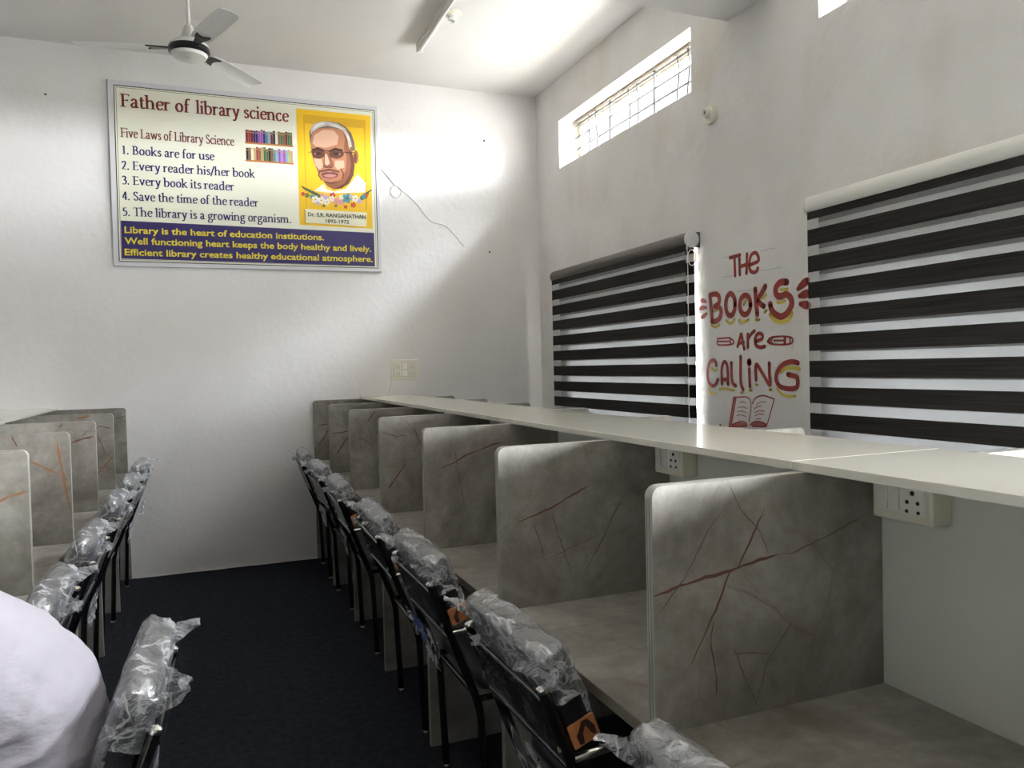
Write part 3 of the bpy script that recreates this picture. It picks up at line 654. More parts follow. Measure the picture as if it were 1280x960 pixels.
def wall_outlet():
    r = empty('wall_switchboard', (1.4725, 0, 1.347), label='ivory switchboard with sockets on the back wall above the shelf', cat='switchboard')
    w, h = .112, .160
    bm = B(); box(bm, (-w, -.012, 0), (w, 0, h), bev=.004, seg=2); obj('cover_plate', bm, M['ivory'], r, True)
    bm = B(); box(bm, (-w+.018, -.0145, .018), (w-.018, -.012, h-.018), bev=.001, seg=1); obj('inner_plate', bm, mat('ivory_inner', (.66, .63, .52), .4), r)
    for cz in (.052, .108):
        for cx in (-.055, .055):
            bm = B(); box(bm, (cx-.026, -.0165, cz-.024), (cx+.026, -.0145, cz+.024), bev=.001, seg=1); s = obj('socket', bm, M['ivory'], r)
            bm = B()
            for dx, dz in ((0, .013), (-.011, 0), (.011, 0), (-.010, -.013), (.010, -.013)): lathe(bm, [(.0034, -.0174), (.0034, -.0160)], 'Y', (cx+dx, 0, cz+dz), 10)
            obj('pin_hole', bm, mat('grey_hole', (.10, .09, .08), .6), s)
        bm = B(); box(bm, (-.019, -.018, cz-.022), (.019, -.0145, cz+.022), bev=.001, seg=1); obj('rocker_switch', bm, M['switch'], r)
wall_outlet()
bm = B(); tube(bm, smooth_path([(1.373, -.006, 1.350), (1.368, -.008, 1.32), (1.350, -.006, 1.27), (1.340, -.006, PTOP+.018)], 6), .005, 8); tag(obj('socket_cable', bm, M['cable']), 'white cable from the switchboard down to the shelf', 'cable')
bm = B(); tube(bm, smooth_path([(1.335, -.004, 2.985+.02), (1.37, -.006, 2.965), (1.415, -.006, 2.915), (1.44, -.008, 2.88)], 6) + [Vector((1.445+.045*math.sin(a), -.008, 2.834+.045*math.cos(a))) for a in [-.3-2*math.pi*k/22 for k in range(20)]], .0045, 6)
tag(obj('loose_cable', bm, M['cable'], None, True), 'white cable with a curled end beside the poster', 'cable')
bm = B(); tube(bm, smooth_path([(1.44, -.002, 2.89), (1.60, -.003, 2.76), (1.72, -.003, 2.62), (1.86, -.003, 2.575), (2.0, -.002, 2.42)], 8), .0028, 6)
tag(obj('wall_wire', bm, mat('pale_wire', (.70, .68, .66), .6), None, True), 'thin pale wire running down the back wall towards the corner', 'wire')
def peg(name, c, ax, label):
    bm = B(); lathe(bm, [(.007, 0), (.007, -.006), (.004, -.016)], ax, c, 10); tag(obj(name, bm, mat('dark_nail', (.08, .06, .05), .6), None, True), label, 'nail')
peg('wall_nail', (-.944, 0, 3.345), 'Y', 'nail in the back wall left of the poster')
peg('wall_nail', (2.197, 0, 3.30), 'Y', 'nail high on the back wall near the corner')
peg('wall_nail', (2.222, 0, 2.385), 'Y', 'nail halfway up the back wall right of the poster')

# ------------------------------------------------------------------ printed poster on the back wall
def ribbon(bm, pts, thick, thin, d, mi=0, n=5, tilt=.25):
    """Broad-nib pen stroke: heavy on downstrokes, fine on cross strokes."""
    P = [Vector((p.x, p.y)) for p in smooth_path([(a, b, 0) for a, b in pts], n)] if len(pts) > 2 else [Vector(p) for p in pts]
    vs = []
    for i, p in enumerate(P):
        t = (P[min(i+1, len(P)-1)]-P[max(i-1, 0)]).normalized(); k = abs(t.y*math.cos(tilt)-t.x*math.sin(tilt)*.6)
        w = (thin+(thick-thin)*k)/2; nn = Vector((-t.y, t.x))*w; vs.append((p+nn, p-nn))
    return vs
_el = lambda cx, cy, rx, ry: [(cx+rx*math.cos(a), cy+ry*math.sin(a)) for a in [2*math.pi*i/12 for i in range(13)]]
GL = {  # advance, stems (x, y0, y1, serifs), pen curves, bars (x0, x1, y), dots
 'a': (.94, [], [[(.14,.76),(.36,.98),(.60,.88),(.64,.6),(.64,.2),(.72,.05),(.90,.1)], [(.64,.58),(.35,.50),(.14,.28),(.27,.05),(.45,.05),(.64,.25)]], [], []),
 'b': (1.06, [(.2,0,1.6,'l')], [[(.2,.78),(.45,.97),(.78,.86),(.88,.5),(.75,.12),(.45,.02),(.2,.1)]], [], []),
 'c': (.86, [], [[(.76,.80),(.58,.96),(.36,.92),(.17,.68),(.16,.38),(.3,.1),(.55,.03),(.78,.2)]], [], []),
 'd': (1.10, [(.82,0,1.6,'lr')], [[(.82,.86),(.55,.97),(.25,.84),(.16,.48),(.27,.1),(.5,.03),(.82,.2)]], [], []),
 'e': (.92, [], [[(.17,.56),(.78,.62),(.72,.88),(.5,.97),(.25,.84),(.16,.5),(.27,.14),(.52,.03),(.80,.2)]], [], []),
 'f': (.68, [(.28,0,1.15,'b')], [[(.28,1.05),(.33,1.42),(.5,1.57),(.72,1.50)]], [(.06,.58,.95)], []),
 'g': (.98, [], [_el(.44,.66,.27,.29), [(.28,.40),(.2,.22),(.35,.1),(.65,.05),(.83,-.12),(.7,-.43),(.4,-.50),(.14,-.38),(.16,-.15),(.35,.02)], [(.64,.86),(.80,.98),(.95,.93)]], [], []),
 'h': (1.12, [(.2,0,1.6,'lb'),(.85,0,.7,'b')], [[(.2,.72),(.42,.94),(.68,.95),(.84,.7),(.85,.4)]], [], []),
 'i': (.50, [(.24,0,1,'lb')], [], [], [(.24,1.38,.155)]),
 'k': (1.06, [(.2,0,1.6,'lb')], [[(.78,.95),(.25,.5)], [(.38,.6),(.88,.06)]], [(.6,.98,.96),(.72,1.05,.04)], []),
 'l': (.50, [(.24,0,1.6,'lb')], [], [], []),
 'm': (1.68, [(.2,0,1,'lb'),(.78,0,.72,'b'),(1.38,0,.72,'b')], [[(.2,.72),(.40,.94),(.62,.95),(.77,.7),(.78,.4)], [(.78,.72),(1.0,.94),(1.22,.95),(1.37,.7),(1.38,.4)]], [], []),
 'n': (1.12, [(.2,0,1,'lb'),(.85,0,.7,'b')], [[(.2,.72),(.42,.94),(.68,.95),(.84,.7),(.85,.4)]], [], []),
 'o': (1.0, [], [_el(.5,.5,.34,.47)], [], []),
 'r': (.76, [(.2,0,1,'lb')], [[(.2,.68),(.38,.92),(.52,.97)]], [], [(.60,.90,.12)]),
 's': (.76, [], [[(.62,.78),(.42,.96),(.21,.84),(.22,.65),(.45,.5),(.61,.33),(.55,.1),(.34,.03),(.14,.18)]], [], []),
 't': (.68, [(.28,.25,1.28,'')], [[(.28,.4),(.30,.14),(.42,.03),(.64,.12)]], [(.05,.6,.95)], []),
 'u': (1.12, [(.2,.35,1,'l'),(.85,0,1,'lr')], [[(.2,.5),(.23,.17),(.42,.04),(.65,.1),(.85,.3)]], [], []),
 'v': (.98, [], [[(.16,.98),(.49,.02)], [(.49,.02),(.82,.98)]], [(.0,.36,.96),(.64,.98,.96)], []),
 'w': (1.46, [], [[(.16,.98),(.44,.02)], [(.44,.02),(.72,.95)], [(.72,.95),(1.02,.02)], [(1.02,.02),(1.30,.98)]], [(.0,.36,.96),(1.12,1.46,.96)], []),
 'y': (.98, [], [[(.16,.98),(.50,.05)], [(.83,.98),(.55,.1),(.36,-.38),(.14,-.42)]], [(.0,.36,.96),(.64,.98,.96)], [(.16,-.4,.12)]),
 'F': (1.08, [(.30,0,1.5,'BT')], [], [(.30,.98,1.44),(.30,.82,.78)], [(.95,1.33,.09),(.80,.78,.11)]),
 'L': (1.10, [(.30,0,1.5,'BT')], [], [(.30,1.0,.06)], [(.98,.18,.10)]),
 'E': (1.10, [(.30,0,1.5,'BT')], [], [(.30,.98,1.44),(.30,.82,.78),(.30,1.0,.06)], [(.95,1.33,.09),(.80,.78,.10),(.98,.18,.10)]),
 'B': (1.16, [(.30,0,1.5,'BT')], [[(.28,1.44),(.65,1.43),(.86,1.12),(.65,.82),(.28,.78)], [(.28,.78),(.72,.76),(.97,.4),(.72,.07),(.28,.06)]], [], []),
 'S': (.98, [], [[(.80,1.2),(.55,1.45),(.24,1.32),(.24,1.0),(.52,.78),(.83,.5),(.76,.15),(.46,.04),(.15,.28)]], [], []),
 'T': (1.22, [(.61,0,1.5,'B')], [], [(.08,1.14,1.44)], [(.11,1.34,.09),(1.11,1.34,.09)]),
 '1': (.82, [(.42,0,1.42,'b')], [[(.18,1.22),(.42,1.38)]], [], []), '2': (.88, [], [[(.14,1.1),(.3,1.38),(.60,1.36),(.68,1.05),(.45,.5),(.14,.09)]], [(.10,.80,.09)], []),
 '3': (.86, [], [[(.14,1.22),(.38,1.42),(.66,1.2),(.52,.84),(.33,.76)], [(.33,.76),(.68,.66),(.73,.35),(.48,.05),(.12,.12)]], [], []),
 '4': (.90, [(.60,0,1.42,'')], [[(.58,1.42),(.10,.44)]], [(.06,.86,.42)], []), '5': (.86, [], [[(.26,1.36),(.22,.84),(.5,.88),(.72,.6),(.66,.22),(.4,.04),(.12,.12)]], [(.24,.74,1.36)], []),
 '.': (.46, [], [], [], [(.22,.1,.15)]), '/': (.72, [], [[(.06,-.2),(.62,1.55)]], [], []), ' ': (.46, [], [], [], []),
}
LAW = "5. The library is a growing organism."
def serif_text(bm, text, x0, x1, z, xh, d, mi=0, bold=.27):
    tot = sum(GL[c][0] for c in text); sx = (x1-x0)/tot; cx = x0
    def put(poly): flat(bm, [(cx+p[0]*sx, z+p[1]*xh) for p in poly], d, 'Y', mi)
    for c in text:
        adv, stems, curves, bars, dots = GL[c]; b = bold/2
        for x, y0, y1, s in stems:
            put([(x-b, y0), (x+b, y0), (x+b, y1), (x-b, y1)])
            if 'b' in s: put([(x-.27, 0), (x+.27, 0), (x+.25, .09), (x-.25, .09)])
            if 'B' in s: put([(x-.30, 0), (x+.32, 0), (x+.30, .10), (x-.28, .10)])
            if 'T' in s: put([(x-.30, y1-.1), (x+.2, y1-.1), (x+.2, y1), (x-.30, y1)])
            if 'l' in s: put([(x-.27, y1-.10), (x-b, y1-.20), (x+b, y1-.02), (x+b, y1), (x-.27, y1-.03)])
            if 'r' in s: put([(x, 0), (x+.3, .02), (x+.3, .09), (x, .12)])
        for cv in curves:
            vs = ribbon(bm, cv, bold, .12, d, mi)
            for (a, a2), (e, e2) in zip(vs, vs[1:]): put([tuple(a), tuple(e), tuple(e2), tuple(a2)])
        for a, e, y in bars: put([(a, y-.055), (e, y-.055), (e, y+.055), (a, y+.055)])
        for x, y, r in dots: put([(x+r*math.cos(t)*.9, y+r*math.sin(t)) for t in [2*math.pi*k/12 for k in range(12)]])
        cx += adv*sx
def sans_text(bm, text, x0, x1, z, cap, d, mi=0, bold=.03):
    cu = bpy.data.curves.new('t', 'FONT'); cu.body = text; cu.size = 1; cu.offset = bold; cu.resolution_u = 3
    o = bpy.data.objects.new('t', cu); COL.objects.link(o); dg = bpy.context.evaluated_depsgraph_get()
    me = o.evaluated_get(dg).to_mesh(); vs = [v.co.copy() for v in me.vertices]; fs = [tuple(p.vertices) for p in me.polygons]
    o.evaluated_get(dg).to_mesh_clear(); bpy.data.objects.remove(o); bpy.data.curves.remove(cu)
    a = min(v.x for v in vs); b = max(v.x for v in vs); h = .73
    nv = [bm.verts.new((x0+(v.x-a)/(b-a)*(x1-x0), d, z+v.y/h*cap)) for v in vs]
    for f in fs:
        try: bm.faces.new([nv[i] for i in f]).material_index = mi
        except ValueError: pass
PORTRAIT = [
 ('yellow', [(0.694,3.408),(1.253,3.407),(1.246,2.531),(0.695,2.537)]),
 ('ochre', [(0.744,3.368),(1.213,3.367),(1.208,2.674),(0.743,2.675)]),
 ('yellow', [(0.754,3.304),(1.197,3.304),(1.196,2.674),(0.751,2.676)]),
 ('cloth', [(0.806,2.8),(0.882,2.855),(0.901,2.821),(0.956,2.802),(1.048,2.83),(1.106,2.9),(1.139,2.949),(1.204,2.881),(1.197,2.81),(0.945,2.787)]),
 ('skin_mid', [(1.152,3.078),(1.15,3.06),(1.146,3.044),(1.14,3.031),(1.133,3.024),(1.126,3.024),(1.119,3.03),(1.114,3.041),(1.111,3.057),(1.11,3.075),(1.112,3.094),(1.116,3.11),(1.122,3.122),(1.129,3.129),(1.136,3.13),(1.143,3.124),(1.148,3.113),(1.151,3.097)]),
 ('skin_dark', [(1.136,3.072),(1.135,3.059),(1.133,3.048),(1.13,3.04),(1.127,3.035),(1.124,3.035),(1.121,3.039),(1.119,3.047),(1.118,3.058),(1.117,3.071),(1.118,3.083),(1.12,3.095),(1.123,3.103),(1.126,3.108),(1.129,3.108),(1.132,3.104),(1.134,3.096),(1.136,3.085)]),
 ('hair_dark', [(0.789,3.156),(0.785,3.236),(0.81,3.289),(0.851,3.318),(0.931,3.335),(1.012,3.328),(1.062,3.302),(1.101,3.259),(1.123,3.194),(1.128,3.133),(1.097,3.112),(1.079,3.18),(1.05,3.244)]),
 ('skin', [(0.792,3.157),(0.809,3.243),(0.859,3.273),(0.96,3.287),(1.04,3.274),(1.07,3.221),(1.078,3.15),(1.107,3.101),(1.122,3.009),(1.109,2.937),(1.075,2.873),(1.017,2.83),(0.956,2.819),(0.909,2.84),(0.876,2.88),(0.835,2.948),(0.809,3.027),(0.794,3.086)]),
 ('skin_mid', [(1.038,3.264),(1.07,3.221),(1.078,3.15),(1.107,3.101),(1.122,3.009),(1.109,2.937),(1.075,2.873),(1.017,2.83),(0.956,2.819),(0.909,2.84),(0.876,2.88),(0.947,2.865),(1.019,2.9),(1.052,2.974),(1.06,3.077),(1.042,3.136),(1.051,3.209)]),
 ('skin_dark', [(1.077,3.134),(1.107,3.101),(1.122,3.009),(1.109,2.937),(1.075,2.873),(1.017,2.83),(0.966,2.822),(1.039,2.87),(1.082,2.945),(1.093,3.028)]),
 ('skin_light', [(0.823,3.22),(0.889,3.266),(0.969,3.268),(1.004,3.225),(0.992,3.163),(0.91,3.131),(0.83,3.135),(0.806,3.158)]),
 ('skin_light', [(0.813,3.042),(0.868,3.042),(0.883,2.987),(0.855,2.96),(0.826,2.988)]),
 ('skin_light', [(0.973,3.039),(1.039,3.044),(1.042,2.993),(0.991,2.969),(0.967,2.998)]),
 ('skin_mid', [(0.894,3.099),(0.922,3.102),(0.962,3.013),(0.951,2.989),(0.913,2.979),(0.879,2.988)]),
 ('skin_light', [(0.897,3.084),(0.912,3.085),(0.932,3.016),(0.913,2.998),(0.895,3.008)]),
 ('skin_dark', [(0.875,2.987),(0.898,2.976),(0.92,2.981),(0.942,2.977),(0.962,2.997),(0.957,3.002),(0.94,2.987),(0.921,2.993),(0.9,2.986),(0.878,2.993)]),
 ('skin_dark', [(0.8,3.117),(0.89,3.114),(0.893,3.064),(0.853,3.049),(0.808,3.057)]),
 ('skin_dark', [(0.929,3.105),(0.955,3.119),(1.028,3.13),(1.04,3.085),(0.994,3.061),(0.938,3.065)]),
 ('ink', [(0.804,3.1),(0.844,3.115),(0.892,3.101),(0.897,3.112),(0.846,3.131),(0.801,3.11)]),
 ('ink', [(0.928,3.1),(0.976,3.121),(1.033,3.116),(1.035,3.127),(0.975,3.137),(0.924,3.11)]),
 ('ink', [(0.87,3.084),(0.868,3.081),(0.864,3.077),(0.858,3.075),(0.85,3.073),(0.841,3.072),(0.834,3.073),(0.827,3.074),(0.823,3.077),(0.822,3.08),(0.823,3.084),(0.828,3.087),(0.834,3.09),(0.842,3.092),(0.85,3.093),(0.858,3.092),(0.864,3.09),(0.868,3.088)]),
 ('ink', [(1.013,3.093),(1.011,3.09),(1.006,3.086),(0.998,3.083),(0.989,3.081),(0.979,3.081),(0.97,3.081),(0.963,3.083),(0.958,3.086),(0.956,3.089),(0.958,3.093),(0.963,3.096),(0.971,3.099),(0.98,3.101),(0.99,3.102),(0.999,3.101),(1.006,3.099),(1.011,3.097)]),
 ('skin_light', [(0.832,3.079),(0.831,3.078),(0.83,3.077),(0.829,3.075),(0.827,3.075),(0.825,3.075),(0.823,3.075),(0.821,3.076),(0.82,3.077),(0.82,3.078),(0.82,3.08),(0.821,3.081),(0.823,3.082),(0.825,3.083),(0.827,3.083),(0.829,3.082),(0.831,3.082),(0.832,3.081)]),
 ('skin_light', [(1.014,3.091),(1.013,3.09),(1.012,3.089),(1.01,3.088),(1.008,3.087),(1.005,3.087),(1.003,3.087),(1.001,3.088),(1.0,3.089),(1.0,3.09),(1.0,3.092),(1.001,3.093),(1.003,3.094),(1.006,3.095),(1.008,3.095),(1.01,3.095),(1.012,3.094),(1.013,3.093)]),
 ('ink', [(0.798,3.094),(0.811,3.051),(0.853,3.044),(0.89,3.062),(0.9,3.098),(0.897,3.099),(0.886,3.065),(0.853,3.05),(0.815,3.055),(0.801,3.095)]),
 ('ink', [(0.925,3.098),(0.937,3.063),(0.983,3.053),(1.028,3.07),(1.041,3.109),(1.038,3.11),(1.025,3.074),(0.984,3.06),(0.94,3.067),(0.928,3.099)]),
 ('ink', [(0.895,3.1),(0.91,3.106),(0.927,3.102),(0.929,3.108),(0.911,3.114),(0.893,3.105)]),
 ('ink', [(1.035,3.107),(1.076,3.102),(1.12,3.109),(1.12,3.115),(1.077,3.111),(1.036,3.112)]),
 ('ink', [(0.775,3.081),(0.805,3.093),(0.804,3.097),(0.774,3.085)]),
 ('skin_dark', [(0.856,2.942),(0.925,2.959),(0.999,2.949),(1.002,2.96),(0.926,2.975),(0.854,2.953)]),
 ('lip', [(0.864,2.932),(0.9,2.949),(0.93,2.947),(0.96,2.953),(0.997,2.937),(0.984,2.914),(0.928,2.898),(0.876,2.905)]),
 ('lip_light', [(0.881,2.923),(0.929,2.935),(0.98,2.93),(0.964,2.915),(0.929,2.907),(0.894,2.91)]),
 ('ink', [(0.867,2.929),(0.929,2.934),(0.995,2.933),(0.995,2.937),(0.93,2.939),(0.867,2.932)]),
 ('skin_dark', [(0.887,2.867),(0.937,2.858),(0.989,2.875),(0.988,2.883),(0.937,2.87),(0.888,2.875)]),
 ('skin_dark', [(0.852,2.96),(0.84,2.917),(0.867,2.878),(0.873,2.882),(0.85,2.92),(0.858,2.959)]),
 ('skin_dark', [(1.009,2.979),(1.028,2.941),(1.018,2.901),(1.025,2.899),(1.038,2.943),(1.015,2.983)]),
 ('hair', [(0.794,3.217),(0.8,3.278),(0.826,3.308),(0.871,3.325),(0.931,3.332),(1.001,3.322),(1.056,3.291),(1.08,3.247),(1.099,3.192),(1.103,3.152),(1.083,3.15),(1.067,3.22),(1.04,3.271),(0.99,3.289),(0.92,3.299),(0.86,3.278),(0.809,3.243)]),
 ('hair_light', [(0.809,3.259),(0.835,3.301),(0.876,3.319),(0.911,3.318),(0.86,3.288)]),
 ('hair_light', [(0.921,3.319),(0.991,3.31),(1.046,3.28),(0.99,3.295)]),
 ('hair_light', [(1.065,3.256),(1.085,3.227),(1.089,3.197),(1.071,3.216)]),
 ('leaf', [(0.715,2.826),(0.734,2.804),(0.761,2.806),(0.762,2.815),(0.74,2.817),(0.721,2.833)]),
 ('leaf', [(0.728,2.818),(0.748,2.797),(0.775,2.8),(0.775,2.81),(0.753,2.81),(0.735,2.825)]),
 ('leaf', [(0.742,2.81),(0.762,2.79),(0.789,2.795),(0.789,2.805),(0.767,2.803),(0.748,2.817)]),
 ('leaf', [(0.755,2.801),(0.776,2.782),(0.803,2.79),(0.802,2.799),(0.78,2.796),(0.762,2.809)]),
 ('leaf', [(0.769,2.793),(0.79,2.775),(0.817,2.785),(0.815,2.794),(0.793,2.789),(0.775,2.801)]),
 ('leaf', [(0.783,2.785),(0.804,2.768),(0.831,2.78),(0.829,2.789),(0.806,2.782),(0.789,2.793)]),
 ('leaf', [(0.796,2.776),(0.818,2.76),(0.845,2.775),(0.842,2.783),(0.819,2.775),(0.802,2.785)]),
 ('leaf', [(0.81,2.768),(0.832,2.753),(0.86,2.77),(0.856,2.778),(0.833,2.767),(0.815,2.776)]),
 ('leaf', [(0.824,2.76),(0.846,2.746),(0.874,2.764),(0.869,2.773),(0.846,2.76),(0.829,2.768)]),
 ('leaf', [(1.152,2.737),(1.17,2.772),(1.194,2.794),(1.188,2.801),(1.159,2.779),(1.144,2.74)]),
 ('leaf', [(1.162,2.741),(1.179,2.779),(1.203,2.8),(1.198,2.807),(1.169,2.786),(1.153,2.744)]),
 ('leaf', [(1.171,2.746),(1.189,2.785),(1.213,2.806),(1.208,2.813),(1.178,2.792),(1.163,2.749)]),
 ('leaf', [(1.181,2.751),(1.199,2.792),(1.222,2.811),(1.217,2.818),(1.188,2.799),(1.172,2.754)]),
 ('leaf', [(1.19,2.756),(1.208,2.799),(1.232,2.817),(1.227,2.824),(1.197,2.806),(1.182,2.758)]),
 ('leaf', [(1.2,2.76),(1.218,2.806),(1.241,2.823),(1.237,2.83),(1.207,2.813),(1.191,2.763)]),
 ('leaf', [(1.209,2.765),(1.227,2.813),(1.251,2.828),(1.246,2.836),(1.216,2.819),(1.201,2.767)]),
 ('red', [(0.743,2.771),(0.739,2.766),(0.734,2.764),(0.734,2.759),(0.731,2.754),(0.726,2.756),(0.722,2.76),(0.718,2.758),(0.712,2.759),(0.713,2.765),(0.716,2.769),(0.713,2.774),(0.712,2.78),(0.718,2.781),(0.723,2.78),(0.726,2.784),(0.732,2.787),(0.734,2.782),(0.735,2.777),(0.739,2.775)]),
 ('ochre', [(0.73,2.77),(0.729,2.767),(0.726,2.766),(0.723,2.767),(0.722,2.77),(0.723,2.773),(0.726,2.774),(0.729,2.773)]),
 ('leaf', [(0.775,2.763),(0.77,2.758),(0.765,2.755),(0.764,2.749),(0.761,2.743),(0.755,2.746),(0.751,2.75),(0.746,2.748),(0.739,2.749),(0.74,2.756),(0.743,2.761),(0.74,2.766),(0.74,2.773),(0.746,2.774),(0.752,2.773),(0.756,2.778),(0.762,2.781),(0.765,2.775),(0.765,2.769),(0.77,2.768)]),
 ('ochre', [(0.76,2.762),(0.758,2.758),(0.755,2.757),(0.752,2.758),(0.75,2.761),(0.752,2.765),(0.755,2.767),(0.759,2.765)]),
 ('teal', [(0.809,2.755),(0.804,2.75),(0.799,2.747),(0.798,2.741),(0.795,2.735),(0.789,2.737),(0.785,2.742),(0.78,2.74),(0.773,2.741),(0.774,2.748),(0.778,2.753),(0.775,2.758),(0.774,2.765),(0.781,2.766),(0.786,2.765),(0.79,2.77),(0.796,2.773),(0.799,2.767),(0.799,2.761),(0.805,2.76)]),
 ('leaf', [(0.794,2.754),(0.793,2.75),(0.789,2.749),(0.786,2.75),(0.785,2.753),(0.786,2.757),(0.79,2.758),(0.793,2.757)]),
 ('cloth', [(0.848,2.735),(0.84,2.726),(0.831,2.722),(0.83,2.712),(0.825,2.702),(0.815,2.707),(0.809,2.714),(0.8,2.711),(0.789,2.712),(0.791,2.723),(0.796,2.732),(0.791,2.74),(0.79,2.751),(0.801,2.753),(0.81,2.751),(0.816,2.759),(0.827,2.765),(0.831,2.755),(0.832,2.745),(0.84,2.742)]),
 ('ochre', [(0.823,2.733),(0.821,2.728),(0.815,2.725),(0.81,2.727),(0.808,2.732),(0.81,2.738),(0.816,2.741),(0.821,2.739)]),
 ('pink', [(0.886,2.769),(0.882,2.764),(0.876,2.762),(0.875,2.756),(0.872,2.749),(0.866,2.752),(0.862,2.756),(0.857,2.755),(0.85,2.755),(0.851,2.762),(0.854,2.768),(0.851,2.772),(0.851,2.779),(0.857,2.781),(0.863,2.78),(0.867,2.784),(0.873,2.788),(0.876,2.782),(0.876,2.776),(0.882,2.774)]),
 ('ochre', [(0.871,2.769),(0.87,2.765),(0.866,2.763),(0.863,2.765),(0.862,2.768),(0.863,2.771),(0.867,2.773),(0.87,2.772)]),
 ('cloth', [(0.891,2.731),(0.883,2.722),(0.874,2.718),(0.873,2.709),(0.867,2.698),(0.858,2.703),(0.852,2.71),(0.842,2.707),(0.831,2.708),(0.833,2.72),(0.839,2.728),(0.834,2.736),(0.833,2.747),(0.844,2.75),(0.853,2.748),(0.859,2.756),(0.869,2.761),(0.874,2.751),(0.874,2.742),(0.883,2.739)]),
 ('ochre', [(0.866,2.73),(0.864,2.724),(0.858,2.721),(0.853,2.723),(0.85,2.729),(0.853,2.735),(0.859,2.737),(0.864,2.735)]),
 ('mauve', [(0.917,2.756),(0.911,2.75),(0.905,2.747),(0.904,2.74),(0.9,2.733),(0.893,2.736),(0.889,2.741),(0.883,2.739),(0.875,2.74),(0.877,2.748),(0.88,2.754),(0.877,2.759),(0.876,2.767),(0.884,2.769),(0.89,2.767),(0.895,2.773),(0.902,2.777),(0.905,2.77),(0.905,2.763),(0.911,2.761)]),
 ('ochre', [(0.899,2.755),(0.898,2.751),(0.894,2.749),(0.89,2.751),(0.889,2.754),(0.89,2.758),(0.894,2.76),(0.898,2.759)]),
 ('cloth', [(0.929,2.721),(0.922,2.714),(0.914,2.71),(0.913,2.702),(0.909,2.693),(0.9,2.697),(0.895,2.703),(0.887,2.701),(0.878,2.702),(0.88,2.711),(0.884,2.719),(0.88,2.725),(0.879,2.735),(0.889,2.737),(0.896,2.735),(0.902,2.742),(0.91,2.747),(0.915,2.738),(0.915,2.73),(0.922,2.728)]),
 ('ochre', [(0.908,2.72),(0.906,2.715),(0.901,2.713),(0.896,2.714),(0.894,2.719),(0.896,2.724),(0.901,2.726),(0.906,2.724)]),
 ('red', [(0.97,2.774),(0.964,2.768),(0.957,2.765),(0.956,2.757),(0.952,2.749),(0.944,2.752),(0.94,2.758),(0.932,2.756),(0.924,2.757),(0.925,2.765),(0.93,2.772),(0.926,2.778),(0.925,2.787),(0.933,2.789),(0.941,2.787),(0.945,2.793),(0.953,2.798),(0.957,2.79),(0.957,2.783),(0.964,2.78)]),
 ('ochre', [(0.951,2.773),(0.949,2.769),(0.945,2.767),(0.94,2.768),(0.939,2.772),(0.941,2.777),(0.945,2.779),(0.949,2.777)]),
 ('cloth', [(0.964,2.748),(0.958,2.742),(0.951,2.739),(0.95,2.731),(0.946,2.723),(0.938,2.727),(0.934,2.732),(0.927,2.73),(0.918,2.731),(0.92,2.74),(0.924,2.746),(0.92,2.752),(0.919,2.761),(0.928,2.763),(0.935,2.761),(0.94,2.767),(0.948,2.772),(0.951,2.764),(0.952,2.757),(0.958,2.754)]),
 ('ochre', [(0.945,2.747),(0.943,2.743),(0.939,2.741),(0.935,2.742),(0.933,2.747),(0.935,2.751),(0.939,2.753),(0.943,2.752)]),
 ('pink', [(1.004,2.73),(0.997,2.722),(0.988,2.719),(0.988,2.71),(0.982,2.7),(0.973,2.704),(0.968,2.711),(0.959,2.708),(0.949,2.709),(0.95,2.72),(0.956,2.728),(0.951,2.735),(0.95,2.745),(0.96,2.748),(0.969,2.746),(0.975,2.753),(0.984,2.758),(0.989,2.749),(0.989,2.74),(0.997,2.737)]),
 ('ochre', [(0.981,2.729),(0.979,2.724),(0.974,2.721),(0.968,2.723),(0.967,2.728),(0.969,2.734),(0.974,2.736),(0.979,2.734)]),
 ('pink', [(1.042,2.727),(1.035,2.72),(1.028,2.717),(1.027,2.708),(1.022,2.699),(1.014,2.703),(1.009,2.709),(1.001,2.707),(0.991,2.708),(0.993,2.718),(0.998,2.725),(0.993,2.732),(0.992,2.741),(1.002,2.743),(1.01,2.742),(1.015,2.748),(1.024,2.753),(1.028,2.745),(1.028,2.736),(1.036,2.734)]),
 ('ochre', [(1.021,2.726),(1.019,2.721),(1.014,2.719),(1.009,2.721),(1.008,2.725),(1.01,2.73),(1.015,2.732),(1.019,2.731)]),
 ('cloth', [(1.031,2.762),(1.026,2.757),(1.02,2.755),(1.019,2.749),(1.016,2.742),(1.01,2.745),(1.006,2.749),(1.0,2.748),(0.993,2.748),(0.995,2.755),(0.998,2.761),(0.995,2.765),(0.994,2.772),(1.001,2.774),(1.007,2.773),(1.011,2.778),(1.017,2.781),(1.02,2.775),(1.02,2.769),(1.026,2.767)]),
 ('ochre', [(1.015,2.762),(1.014,2.758),(1.01,2.756),(1.007,2.758),(1.005,2.761),(1.007,2.765),(1.01,2.766),(1.014,2.765)]),
 ('teal', [(1.1,2.759),(1.089,2.748),(1.077,2.743),(1.076,2.73),(1.068,2.716),(1.055,2.722),(1.047,2.731),(1.035,2.727),(1.02,2.729),(1.023,2.744),(1.03,2.755),(1.023,2.766),(1.022,2.78),(1.036,2.784),(1.049,2.781),(1.057,2.792),(1.071,2.799),(1.077,2.786),(1.078,2.773),(1.089,2.769)]),
 ('leaf', [(1.066,2.757),(1.063,2.75),(1.056,2.746),(1.048,2.749),(1.046,2.756),(1.049,2.764),(1.056,2.767),(1.064,2.765)]),
